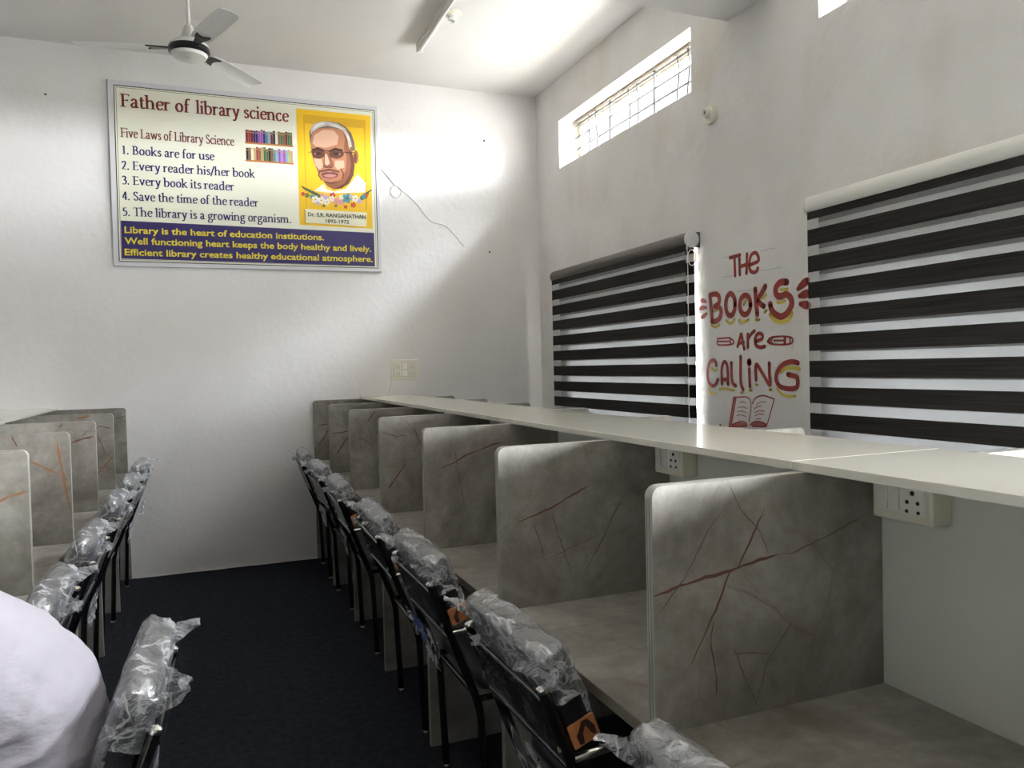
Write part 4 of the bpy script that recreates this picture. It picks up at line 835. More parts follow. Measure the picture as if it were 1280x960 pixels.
 ('mauve', [(1.108,2.772),(1.103,2.767),(1.097,2.764),(1.096,2.758),(1.093,2.752),(1.087,2.754),(1.083,2.759),(1.077,2.757),(1.07,2.758),(1.071,2.765),(1.075,2.77),(1.072,2.775),(1.071,2.782),(1.078,2.784),(1.084,2.782),(1.088,2.787),(1.094,2.791),(1.097,2.785),(1.097,2.779),(1.103,2.777)]),
 ('ochre', [(1.092,2.771),(1.091,2.768),(1.087,2.766),(1.084,2.767),(1.082,2.771),(1.084,2.774),(1.087,2.776),(1.091,2.775)]),
 ('cloth', [(1.149,2.759),(1.141,2.751),(1.132,2.747),(1.132,2.738),(1.126,2.728),(1.117,2.732),(1.111,2.739),(1.102,2.736),(1.092,2.738),(1.094,2.748),(1.099,2.756),(1.094,2.763),(1.093,2.774),(1.104,2.776),(1.112,2.775),(1.118,2.782),(1.128,2.787),(1.133,2.778),(1.133,2.769),(1.141,2.766)]),
 ('ochre', [(1.125,2.758),(1.123,2.752),(1.117,2.75),(1.112,2.752),(1.11,2.757),(1.112,2.762),(1.118,2.765),(1.123,2.763)]),
 ('mauve', [(1.171,2.74),(1.166,2.734),(1.159,2.731),(1.159,2.724),(1.155,2.717),(1.147,2.72),(1.143,2.725),(1.137,2.723),(1.129,2.724),(1.13,2.732),(1.134,2.738),(1.13,2.743),(1.13,2.751),(1.137,2.753),(1.144,2.751),(1.149,2.757),(1.156,2.761),(1.159,2.754),(1.16,2.747),(1.166,2.745)]),
 ('ochre', [(1.154,2.739),(1.152,2.735),(1.148,2.733),(1.144,2.734),(1.142,2.738),(1.144,2.742),(1.148,2.744),(1.152,2.742)]),
 ('red', [(1.124,2.708),(1.118,2.702),(1.112,2.699),(1.111,2.692),(1.107,2.685),(1.1,2.688),(1.096,2.693),(1.089,2.691),(1.082,2.692),(1.083,2.7),(1.087,2.706),(1.083,2.712),(1.082,2.719),(1.09,2.721),(1.097,2.72),(1.101,2.725),(1.108,2.729),(1.112,2.722),(1.112,2.716),(1.118,2.714)]),
 ('ochre', [(1.106,2.707),(1.104,2.703),(1.101,2.701),(1.097,2.703),(1.095,2.707),(1.097,2.711),(1.101,2.712),(1.105,2.711)]),
 ('red', [(1.058,2.689),(1.054,2.685),(1.05,2.683),(1.049,2.678),(1.046,2.673),(1.041,2.675),(1.038,2.679),(1.034,2.677),(1.028,2.678),(1.029,2.684),(1.032,2.688),(1.029,2.692),(1.029,2.697),(1.034,2.699),(1.039,2.698),(1.042,2.702),(1.047,2.704),(1.05,2.7),(1.05,2.695),(1.055,2.693)]),
 ('ochre', [(1.046,2.689),(1.044,2.686),(1.042,2.684),(1.039,2.685),(1.038,2.688),(1.039,2.691),(1.042,2.692),(1.045,2.691)]),
 ('teal', [(1.201,2.777),(1.196,2.772),(1.19,2.77),(1.19,2.763),(1.186,2.757),(1.18,2.76),(1.176,2.764),(1.17,2.762),(1.163,2.763),(1.164,2.77),(1.168,2.776),(1.165,2.78),(1.164,2.787),(1.171,2.789),(1.177,2.788),(1.181,2.793),(1.187,2.796),(1.19,2.79),(1.19,2.784),(1.196,2.782)]),
 ('leaf', [(1.185,2.777),(1.184,2.773),(1.18,2.771),(1.177,2.773),(1.175,2.776),(1.177,2.78),(1.18,2.781),(1.184,2.78)]),
 ('red', [(1.222,2.789),(1.218,2.785),(1.214,2.783),(1.214,2.778),(1.211,2.774),(1.206,2.776),(1.203,2.779),(1.199,2.778),(1.194,2.778),(1.194,2.784),(1.197,2.788),(1.195,2.791),(1.194,2.797),(1.199,2.798),(1.204,2.797),(1.207,2.801),(1.212,2.803),(1.214,2.799),(1.214,2.794),(1.219,2.793)]),
 ('ochre', [(1.21,2.788),(1.209,2.786),(1.206,2.784),(1.204,2.785),(1.203,2.788),(1.204,2.791),(1.207,2.792),(1.209,2.791)]),
 ('leaf', [(0.89,2.688),(0.886,2.685),(0.883,2.684),(0.883,2.68),(0.881,2.676),(0.877,2.678),(0.875,2.68),(0.871,2.679),(0.867,2.68),(0.867,2.684),(0.87,2.687),(0.868,2.69),(0.867,2.695),(0.871,2.696),(0.875,2.695),(0.877,2.698),(0.881,2.7),(0.883,2.696),(0.883,2.693),(0.887,2.691)]),
 ('ochre', [(0.88,2.688),(0.879,2.686),(0.877,2.685),(0.875,2.685),(0.874,2.688),(0.875,2.69),(0.877,2.691),(0.879,2.69)]),
 ('leaf', [(0.98,2.693),(0.977,2.69),(0.974,2.688),(0.973,2.685),(0.971,2.681),(0.967,2.682),(0.965,2.685),(0.961,2.684),(0.957,2.684),(0.958,2.689),(0.96,2.692),(0.958,2.695),(0.958,2.7),(0.962,2.7),(0.966,2.7),(0.968,2.703),(0.972,2.705),(0.974,2.701),(0.974,2.697),(0.977,2.696)]),
 ('ochre', [(0.971,2.693),(0.97,2.69),(0.968,2.689),(0.965,2.69),(0.965,2.692),(0.966,2.695),(0.968,2.696),(0.97,2.695)]),
 ('mauve', [(0.85,2.707),(0.846,2.702),(0.841,2.7),(0.841,2.695),(0.838,2.689),(0.832,2.691),(0.829,2.695),(0.824,2.694),(0.818,2.694),(0.819,2.7),(0.822,2.705),(0.82,2.709),(0.819,2.715),(0.825,2.717),(0.83,2.716),(0.833,2.72),(0.839,2.723),(0.841,2.717),(0.841,2.712),(0.846,2.711)]),
 ('ochre', [(0.837,2.706),(0.836,2.703),(0.833,2.701),(0.83,2.702),(0.829,2.705),(0.83,2.708),(0.833,2.71),(0.836,2.709)]),
 ('cream', [(0.739,2.658),(1.203,2.653),(1.197,2.544),(0.739,2.555)]),
]

def poster():
    r = empty('library_poster', (.37, 0, 2.2), label='large printed poster of five library laws with a portrait on the back wall', cat='poster')
    ox, oz = .37, 2.2
    def P(name, bm, m): 
        for v in bm.verts: v.co.x -= ox; v.co.z -= oz
        return obj(name, bm, m, r)
    Z0 = -.022
    bm = B(); box(bm, (-.568, -.022, 2.197), (1.313, -.001, 3.486), bev=.003); P('silver_border', bm, mat('silver_flex', (.64, .64, .67), .35))
    bm = B(); flat(bm, [(-.535, 2.228), (1.283, 2.222), (1.288, 3.452), (-.530, 3.450)], Z0-.0005); box(bm, (-.535, Z0-.0004, 2.228), (1.283, Z0, 3.45))
    cream = noisy('cream_print', (.76, .75, .60), (.80, .79, .70), .9, .38); P('printed_sheet', bm, cream)
    bm = B(); fr = [(-.532, 2.230), (1.281, 2.226), (1.285, 3.449), (-.528, 3.447)]
    for i in range(4):
        for off, w in ((0, .006), (.013, .0025)):
            a = Vector(fr[i]); b = Vector(fr[(i+1) % 4]); c = Vector((.376, 2.84)); t = (b-a).normalized(); n = Vector((-t.y, t.x)); a = a+n*off+t*off; b = b+n*off-t*off
            stroke(bm, [a, b], w, Z0-.001, 'Y', caps=False)
    P('border_line', bm, mat('print_black', (.02, .02, .018), .4))
    d = Z0-.0015; bm = B()
    serif_text(bm, 'Father of', -.492, -.492+.447, 3.302, .0605, d); serif_text(bm, 'library science', -.005, .640, 3.302, .0605, d)
    P('title_lettering', bm, mat('print_maroon', (.20, .018, .022), .4))
    bm = B(); serif_text(bm, 'Five Laws of Library Science', -.497, .248, 3.092, .043, d, bold=.25); P('heading_lettering', bm, mat('print_brown', (.17, .03, .035), .4))
    bm = B(); navy = mat('print_navy', (.022, .018, .13), .4); gold = mat('print_yellow', (.72, .58, .03), .4)
    for t, x0, x1, z in (('1. Books are for use', -.494, .110, 2.975), ('2. Every reader his/her book', -.498, .386, 2.868), ('3. Every book its reader', -.499, .239, 2.765), ('4. Save the time of the reader', -.500, .404, 2.657), (LAW, -.502, .636, 2.547)):
        serif_text(bm, t, x0, x1, z, .0405, d, bold=.25); P('law_lettering', bm, navy); bm = B()
    bm.free()
    bm = B(); flat(bm, [(-.516, 2.249), (1.256, 2.240), (1.256, 2.500), (-.514, 2.513)], Z0-.0012); band = P('purple_band', bm, mat('print_purple', (.028, .018, .115), .35))
    bm = B()
    for t, x0, x1, z in (('Library is the heart of education institutions.', -.493, .872, 2.428), ('Well functioning heart keeps the body healthy and lively.', -.495, 1.230, 2.352), ('Efficient library creates healthy educational atmosphere.', -.497, 1.240, 2.273)):
        sans_text(bm, t, x0, x1, z, .047, Z0-.0022, bold=.022); P('yellow_lettering', bm, gold); bm = B()
    bm.free()
    # little picture of two book shelves
    cols = {'maroon': (.16, .02, .03), 'red': (.35, .04, .04), 'navy': (.03, .02, .12), 'violet': (.28, .09, .40), 'teal': (.08, .22, .28), 'sky': (.25, .40, .48), 'black': (.02, .02, .02), 'white': (.7, .68, .6), 'green': (.05, .15, .07), 'brown': (.22, .12, .05), 'tan': (.5, .33, .14), 'olive': (.14, .13, .05), 'lilac': (.42, .22, .55), 'lime': (.40, .46, .20), 'wood': (.48, .18, .05)}
    keys = list(cols); mats = [mat('print_'+k+'_book', cols[k], .45) for k in keys]; bm = B()
    top = ['maroon', 'red', 'maroon', 'navy', 'navy', 'violet', 'violet', 'navy', 'teal', 'sky', 'maroon', 'black', 'white', 'brown', 'green', 'brown', 'maroon', 'green', 'olive']
    low = ['black', 'brown', 'white', 'tan', 'red', 'brown', 'tan', 'green', 'olive', 'black', 'brown', 'teal', 'sky', 'violet', 'lilac', 'violet', 'sky', 'lime', 'tan']
    rnd = random.Random(5)
    for row, zb, zt in ((top, 3.128, 3.226), (low, 2.998, 3.098)):
        n = len(row); x = .328
        for i, c in enumerate(row):
            w = .332/n; hgt = zt-rnd.random()*.014
            flat(bm, [(x, zb), (x+w*.94, zb), (x+w*.94, hgt), (x, hgt)], Z0-.0014, mi=keys.index(c))
            flat(bm, [(x+w*.2, hgt-.02), (x+w*.74, hgt-.02), (x+w*.74, hgt-.012), (x+w*.2, hgt-.012)], Z0-.0018, mi=keys.index('tan')); x += w
        flat(bm, [(.322, zb-.013), (.665, zb-.013), (.665, zb), (.322, zb)], Z0-.0014, mi=keys.index('wood'))
    P('bookshelf_print', bm, mats)
    pc = {'yellow': (.86, .53, .012), 'ochre': (.70, .40, .01), 'cloth': (.80, .76, .68), 'skin': (.45, .19, .10), 'skin_mid': (.27, .095, .045), 'skin_dark': (.12, .038, .018), 'skin_light': (.66, .40, .28), 'hair': (.55, .50, .47), 'hair_light': (.78, .74, .71), 'hair_dark': (.16, .11, .10), 'ink': (.035, .012, .010), 'lip': (.22, .055, .05), 'lip_light': (.50, .22, .20), 'leaf': (.06, .12, .05), 'red': (.55, .03, .03), 'pink': (.70, .30, .36), 'teal': (.06, .28, .30), 'mauve': (.50, .40, .58), 'cream': (.80, .77, .58)}
    keys = list(pc); mats = [mat('portrait_'+k, pc[k], .45) for k in keys]; bm = B()
    for i, (c, pts) in enumerate(PORTRAIT): flat(bm, pts, Z0-.0012-.00005*i, mi=keys.index(c))
    P('portrait_print', bm, mats)
    bm = B(); sans_text(bm, 'Dr. S.R. RANGANATHAN', .757, 1.194, 2.604, .030, Z0-.0085, bold=.02); sans_text(bm, '1892-1972', .887, 1.064, 2.561, .028, Z0-.0085, bold=.02)
    P('caption_lettering', bm, mat('print_dark', (.03, .04, .03), .4))
poster()

# ------------------------------------------------------------------ ceiling fan, batten light, lamp holders
def fan():
    r = empty('ceiling_fan', (-.027, -1.256, H), label='white three-blade ceiling fan with a black ring hanging from the ceiling', cat='fan'); z0 = 3.281-H
    bm = B(); lathe(bm, [(.012, 0), (.05, -.001), (.055, -.03), (.035, -.075), (.014, -.085)], seg=20); obj('ceiling_cup', bm, M['fan_white'], r, True)
    bm = B(); tube(bm, [(0, 0, -.06), (0, 0, z0+.09)], .0095, 12); obj('down_rod', bm, M['fan_white'], r, True)
    bm = B(); lathe(bm, [(.011, z0+.135), (.022, z0+.125), (.038, z0+.075), (.042, z0+.045), (.03, z0+.04)], seg=20); obj('canopy_cup', bm, M['fan_white'], r, True)
    bm = B(); lathe(bm, [(.03, z0+.045), (.085, z0+.035), (.105, z0+.015), (.108, z0+.003)], seg=32); lathe(bm, [(.098, z0-.034), (.09, z0-.050), (.06, z0-.060), (.0, z0-.063)], seg=32); obj('motor', bm, M['fan_white'], r, True)
    bm = B(); lathe(bm, [(.108, z0+.003), (.112, z0-.004), (.112, z0-.024), (.098, z0-.034)], seg=32); obj('trim_ring', bm, M['fan_black'], r, True)
    for k in range(3):
        a = 2.965+k*2*math.pi/3; rot = Matrix.Rotation(a, 4, 'Z') @ Matrix.Rotation(math.radians(-9), 4, 'X')
        t = B(); st = [(.155, .046, .0), (.22, .057, 0), (.40, .060, -.003), (.55, .058, -.006), (.59, .053, -.007), (.60, .044, -.007)]
        rows = []
        for x, w, zz in st: rows.append([t.verts.new((x, w*u, zz+.006*(1-u*u)+s)) for s in (0, -.0025) for u in (-1, -.5, 0, .5, 1)])
        for A, C in zip(rows, rows[1:]):
            for i in range(4): t.faces.new((A[i], C[i], C[i+1], A[i+1])); t.faces.new((A[5+i], A[6+i], C[6+i], C[5+i]))
            t.faces.new((A[0], A[5], C[5], C[0])); t.faces.new((A[4], C[4], C[9], A[9]))
        for R_ in (rows[0], rows[-1]): t.faces.new((R_[0], R_[1], R_[2], R_[3], R_[4], R_[9], R_[8], R_[7], R_[6], R_[5]))
        bm = B(); merge(bm, t, 0, Matrix.Translation((0, 0, z0)) @ rot); bl = obj('blade', bm, M['fan_grey'], r, True)
        bm = B()
        t = B(); pts = [(.09, -.018), (.15, -.03), (.19, -.046), (.225, -.052), (.205, -.02), (.20, 0), (.205, .02), (.225, .052), (.19, .046), (.15, .03), (.09, .018)]
        for zz in (.004, -.005):
            t.faces.new([t.verts.new((x, y*.75, zz)) for x, y in pts])
        t.verts.ensure_lookup_table(); n = len(pts)
        for i in range(n): t.faces.new((t.verts[i], t.verts[(i+1) % n], t.verts[n+(i+1) % n], t.verts[n+i]))
        merge(bm, t, 0, Matrix.Translation((0, 0, z0-.002)) @ rot); obj('blade_bracket', bm, M['fan_black'], bl)
fan()
def batten():
    r = empty('batten_light', (1.462, -1.33, H), label='slim white batten tube light fixed to the ceiling', cat='light')
    bm = B(); box(bm, (-.018, -.60, -.028), (.018, .60, 0), bev=.003); obj('channel', bm, M['tube_white'], r, True)
    bm = B(); tube(bm, [(.004, -.575, -.040), (.004, .575, -.040)], .0125, 14); obj('tube', bm, mat('frosted_tube', (.86, .86, .83), .25), r, True)
    for s in (-1, 1):
        bm = B(); box(bm, (-.019, s*.588-.014, -.056), (.023, s*.588+.014, 0), bev=.004); obj('end_holder', bm, M['tube_white'], r, True)
batten()
def lamp_holder(loc, ax, label):
    s = -1
    r = empty('lamp_holder', loc, label=label, cat='lamp holder', group='empty lamp holders')
    bm = B(); lathe(bm, [(.058, 0), (.060, s*.006), (.056, s*.016), (.036, s*.020)], ax, seg=28); obj('round_base', bm, M['ivory'], r, True)
    bm = B(); lathe(bm, [(.034, s*.018), (.032, s*.032), (.025, s*.036), (.024, s*.056), (.020, s*.058), (.019, s*.046), (.0, s*.045)], ax, seg=24); obj('socket', bm, M['switch'], r, True)
    bm = B(); lathe(bm, [(.012, s*.0455), (.010, s*.047)], ax, seg=12); obj('contact', bm, mat('dark_contact', (.08, .07, .05), .5), r)
lamp_holder((W, -2.425, 2.814), 'X', 'round ivory lamp holder on the window wall above the slogan')
lamp_holder((1.535, -1.275, H), 'Z', 'round ivory lamp holder on the ceiling beside the batten light')

# ------------------------------------------------------------------ chairs in torn plastic wrapping
LEAN = .37
def up(z): return (.80-z)*LEAN                        # where the back uprights stand at height z
A_LEAN = math.atan(LEAN)
def back_mat(off=0, z=.745):
    """frame of the back cushion: local z runs up the lean, local x towards the seat."""
    return Matrix.Translation((up(z)+off, 0, z)) @ Matrix.Rotation(-A_LEAN, 4, 'Y')
CH = dict(hx=.033, hy=.222, hz=.104); CO, CZ = .047, .772
def film_mesh(seed, low=-.01):
    rnd = random.Random(seed); t = rbox(CH['hx']+.004, CH['hy']+.006, CH['hz']+.005, .022, 19, .004)
    sd = Vector((seed*3.1, seed*1.7, 0))
    kill = []
    for v in t.verts:
        n = noise.noise(v.co*26+sd); m = noise.noise(Vector((v.co.x*60, v.co.y*20, v.co.z*45))+sd*2)
        rid = 1-abs(noise.noise(Vector((v.co.x*40, v.co.y*16, v.co.z*28))+sd))*2
        d = v.co.copy(); d.y *= .3
        if d.length > 1e-6: d.normalize()
        v.co += d*(.0025*n+.008*max(0, rid-.45)+.002*m)
    bmesh.ops.delete(t, geom=[f for f in t.faces if f.calc_center_median().z < low+.035*noise.noise(Vector((0, f.calc_center_median().y*9, 0))+sd)-.05*(f.calc_center_median().x > .02)], context='FACES')
    def flap(b0, b1, tip, seed2):                       # crumpled loose corner of the bag
        b0, b1, tip = Vector(b0), Vector(b1), Vector(tip); g = []
        for i in range(7):
            v_ = i/6; g.append([t.verts.new((b0*(1-u)+b1*u)*(1-v_)+(tip+(b1-b0)*(u-.5)*.30)*v_+noise.noise_vector(Vector((u*2.2, v_*2.6, seed+seed2)))*.010*v_) for u in [k/6 for k in range(7)]])
        for p, q in zip(g, g[1:]):
            for k in range(6): t.faces.new((p[k], q[k], q[k+1], p[k+1])).smooth = True
    hx, hy, hz = CH['hx'], CH['hy'], CH['hz']
    flap((-hx, hy-.004, hz), (-hx, hy-.022, hz-.055), (-hx-.042, hy+.010, hz+.020), 0)
    flap((-hx, -hy+.004, hz), (-hx, -hy+.020, hz-.060), (-hx-.046, -hy+.008, hz+.012), 3)
    flap((-hx, hy*.22, hz*.95), (-hx, hy*.30, hz*.25), (-hx-.052, hy*.26, hz*.72), 7)
    bmesh.ops.remove_doubles(t, verts=list(t.verts), dist=.0004)
    for f in t.faces: f.smooth = True
    bm = B(); merge(bm, t, 0); return bm
def make_chair(seed):
    r = empty('visitor_chair')
    hw = .215
    bm_back = lambda s: fillet([(up(.795), s*hw, .795), (up(.50), s*hw, .50), (.150, s*hw, .40), (.165, s*hw, .014)], .08, 6)
    for s in (-1, 1):
        bm = B(); tube(bm, bm_back(s), .0125, 12); u = obj('back_leg', bm, M['black_tube'], r, True)
        bm = B(); t = B(); lathe(t, [(.0130, -.004), (.0132, .002), (.0115, .006), (.006, .0085), (.0, .009)], 'Z', (0, 0, 0), 16)
        merge(bm, t, 0, Matrix.Translation((up(.795), s*hw, .795)) @ Matrix.Rotation(-A_LEAN, 4, 'Y')); obj('end_cap', bm, M['chrome'], u, True)
        bm = B(); lathe(bm, [(.016, 0), (.017, .010), (.0135, .022)], 'Z', (.165, s*hw, 0), 14); obj('foot_glide', bm, M['chrome'], u, True)
        bm = B(); tube(bm, fillet([(.60, s*hw, .645-.03), (.60, s*hw, .46), (.57, s*hw, .014)], .05), .0125, 12); u = obj('front_leg', bm, M['black_tube'], r, True)
        bm = B(); lathe(bm, [(.016, 0), (.017, .010), (.0135, .022)], 'Z', (.57, s*hw, 0), 14); obj('foot_glide', bm, M['chrome'], u, True)
        bm = B(); tube(bm, fillet([(up(.640)-.004, s*hw, .640), (.20, s*hw, .652), (.56, s*hw, .650), (.60, s*hw, .61)], .05), .0105, 12); a = obj('arm_rail', bm, M['chrome'], r, True)
        t = rbox(.135, .021, .010, .009, 5); bm = B(); merge(bm, t, 0, Matrix.Translation((.36, s*hw, .671))); obj('arm_pad', bm, M['rexine'], a, True)
        bm = B(); tube(bm, [(.148, s*(hw-.004), .425), (.585, s*(hw-.004), .435)], .010, 10); obj('seat_rail', bm, M['black_tube'], r, True)
        bm = B(); lathe(bm, [(.0, -.0), (.006, -.001), (.006, -.006), (.0, -.007)], 'X', (up(.665)+.001-.012, s*(hw-.001), .668), 10); obj('screw', bm, mat('brass_screw', (.6, .5, .3), .3, 1), r, True)
    for z, nm in ((.772, 'top_rail'), (.628, 'bottom_rail')):
        bm = B(); tube(bm, [(up(z)-.010, -hw, z), (up(z)-.010, hw, z)], .006, 10); obj(nm, bm, M['black_tube'], r, True)
    bm = B(); tube(bm, [(.146, -hw, .425), (.146, hw, .425)], .009, 10); tube(bm, [(.585, -hw, .435), (.585, hw, .435)], .009, 10); obj('seat_crossbar', bm, M['black_tube'], r, True)
    bm = B(); t = rbox(.004, hw-.012, .080, .003, 4); merge(bm, t, 0, Matrix.Translation((up(.70)-.006, 0, .70)) @ Matrix.Rotation(-A_LEAN, 4, 'Y')); obj('back_board', bm, M['back_board'], r, True)
    bm = B(); merge(bm, rbox(CH['hx'], CH['hy'], CH['hz'], .024, 10, .006), 0, back_mat(CO, CZ)); obj('back_cushion', bm, M['rexine'], r, True)
    for s in (-1, 1):                                   # card wrapped round each lower side of the cushion
        t = rbox(CH['hx']*.95, .004, .026, .003, 4); bm = B(); merge(bm, t, 0, back_mat(CO, CZ) @ Matrix.Translation((.002, s*(CH['hy']+.001), -.078))); c = obj('card_label', bm, M['card'], r, True)
        bm = B(); rnd = random.Random(seed+9)
        pts = [(-.018, -.020), (-.008, -.022), (-.004, .0), (.006, .012), (.012, -.008), (.022, -.02), (.024, .002), (.014, .022), (.0, .024), (-.01, .010), (-.02, .0)]
        bmt = B(); f = bmt.faces.new([bmt.verts.new((a, s*.0046, b)) for a, b in pts]); merge(bm, bmt, 0, back_mat(CO, CZ) @ Matrix.Translation((.002, s*(CH['hy']+.001), -.078))); obj('card_picture', bm, M['card_print'], c)
    bm = B(); merge(bm, rbox(.225, .215, .032, .028, 10), 0, Matrix.Translation((.375, 0, .470))); obj('seat_cushion', bm, M['rexine'], r, True)
    bm = film_mesh(seed); bmesh.ops.transform(bm, matrix=back_mat(CO, CZ), verts=list(bm.verts)); obj('plastic_film', bm, M['film'], r, True, 60)
    bm = B(); rows = []                                 # tight clear film stretched over the rest of the back
    for i in range(9):
        z = .79-.17*i/8; rows.append([bm.verts.new((up(z)-.020-.004*noise.noise(Vector((i*.7, j*.8, seed))), hw*(j/8-1), z)) for j in range(17)])
    for p, q in zip(rows, rows[1:]):
        for j in range(16): f = bm.faces.new((p[j], p[j+1], q[j+1], q[j])); f.smooth = True
    obj('stretched_film', bm, M['film_thin'], r, True)
    return r
def film_tail(parent, y0, y1, z0, z1, seed, m):
    """loose strip of wrapping that hangs below the back rail."""
    bm = B(); rows = []; n, k = 8, 7
    for i in range(n+1):
        a = i/n; z = z0+(z1-z0)*a; sh = 1-.45*a
        rows.append([bm.verts.new((up(.64)+.02*a-.03+.012*noise.noise(Vector((a*4, j*.9, seed))), (y0+y1)/2+(y1-y0)*(j/k-.5)*sh, z+.012*noise.noise(Vector((j*.8, a*2, seed+5)))*a)) for j in range(k+1)])
    for p, q in zip(rows, rows[1:]):
        for j in range(k): f = bm.faces.new((p[j], p[j+1], q[j+1], q[j])); f.smooth = True
    return obj('film_tail', bm, m, parent, True)
protos = [make_chair(s) for s in (1, 2, 3)]
used = [False]*3
def place(i, x, y, rz, label, group):
    if not used[i]: o = protos[i]; used[i] = True
    else: o = copy_tree(protos[i])
    o.location = (x, y, 0); o.rotation_euler = (0, 0, rz); tag(o, label, 'chair', group); return o
RC = [(1, -.445), (2, -1.215), (3, -1.985), (4, -2.892), (5, -3.606), (6, -4.421), (7, -5.205)]
EXTRA = {1: 'black chair against the back wall, last in the window-side row, backrest half wrapped in film', 7: 'black chair nearest the camera in the window-side row, only its wrapped top showing',
         6: 'black chair with crinkled clear film and orange card, second nearest in the window-side row', 5: 'black chair with blue and white wrapping hanging under its back, window-side row'}
for k, y in RC:
    o = place(k % 3, .597, y, random.Random(k).uniform(-.03, .03), EXTRA.get(k, 'black chair wrapped in clear film, %s from the back wall in the window-side row' % ORD[k-1]), 'wrapped chairs of the window-side row')
    if k in (2, 3): film_tail(o, -.20, .06, .62, .50, k, M['film'])
    if k == 5:
        film_tail(o, .06, .215, .61, .535, 5, M['film'])
        b = film_tail(o, -.02, .10, .615, .54, 6, mat('blue_wrapping', (.02, .05, .32), .35)); b.name = 'blue_wrapping'
    if k == 6: film_tail(o, .0, .2, .62, .53, 8, M['film_thin'])
LCH = [(1, -.48), (2, -1.27), (3, -1.975), (4, -2.83), (5, -3.595)]
for k, y in LCH:
    o = place((k+1) % 3, -.378, y, math.pi+random.Random(k+30).uniform(-.03, .03), 'film-wrapped black chair, %s from the back wall, row away from windows' % ORD[k-1], 'wrapped chairs of the row away from the windows')
    if k == 3: film_tail(o, -.2, .0, .62, .50, 12, M['film_thin'])
place(0, -.092, -4.285, math.pi-.03, 'black wrapped chair standing in the aisle behind the person in white', 'wrapped chairs of the row away from the windows')

# ------------------------------------------------------------------ seated person leaning over the desk
def ring_loft(bm, secs, seg=20):
    """secs: (centre, forward-ish axis across depth, half width (y), half depth)"""
    rings = []
    for c, ax, a, b in secs:
        c = Vector(c); ax = Vector(ax).normalized(); rings.append([bm.verts.new(c+Vector((0, 1, 0))*a*math.copysign(abs(math.cos(t))**.85, math.cos(t))+ax*b*math.copysign(abs(math.sin(t))**.85, math.sin(t))) for t in [2*math.pi*k/seg for k in range(seg)]])
    for p, q in zip(rings, rings[1:]):
        for k in range(seg): bm.faces.new((p[k], p[(k+1) % seg], q[(k+1) % seg], q[k]))
    bm.faces.new(rings[0][::-1]); bm.faces.new(rings[-1]); bmesh.ops.recalc_face_normals(bm, faces=list(bm.faces))
def ball(bm, c, r):
    t = B(); bmesh.ops.create_icosphere(t, subdivisions=3, radius=1)
    for v in t.verts: v.co = Vector(c)+Vector((v.co.x*r[0], v.co.y*r[1], v.co.z*r[2]))
    merge(bm, t, 0)
def limb(bm, pts, rad, seg=14):
    tube(bm, pts, rad, seg)
    ball(bm, pts[0], (rad[0],)*3); ball(bm, pts[-1], (rad[-1],)*3)
def union(bm, voxel, it=3, k=.5):
    me = bpy.data.meshes.new('u'); bm.to_mesh(me); bm.free(); o = bpy.data.objects.new('u', me); COL.objects.link(o)
    m = o.modifiers.new('r', 'REMESH'); m.mode = 'VOXEL'; m.voxel_size = voxel; m.use_smooth_shade = True
    dg = bpy.context.evaluated_depsgraph_get(); ev = o.evaluated_get(dg); out = B(); out.from_mesh(ev.to_mesh()); ev.to_mesh_clear()
    bpy.data.objects.remove(o); bpy.data.meshes.remove(me)
    for _ in range(it): bmesh.ops.smooth_vert(out, verts=list(out.verts), factor=k, use_axis_x=True, use_axis_y=True, use_axis_z=True)
    for f in out.faces: f.smooth = True
    return out
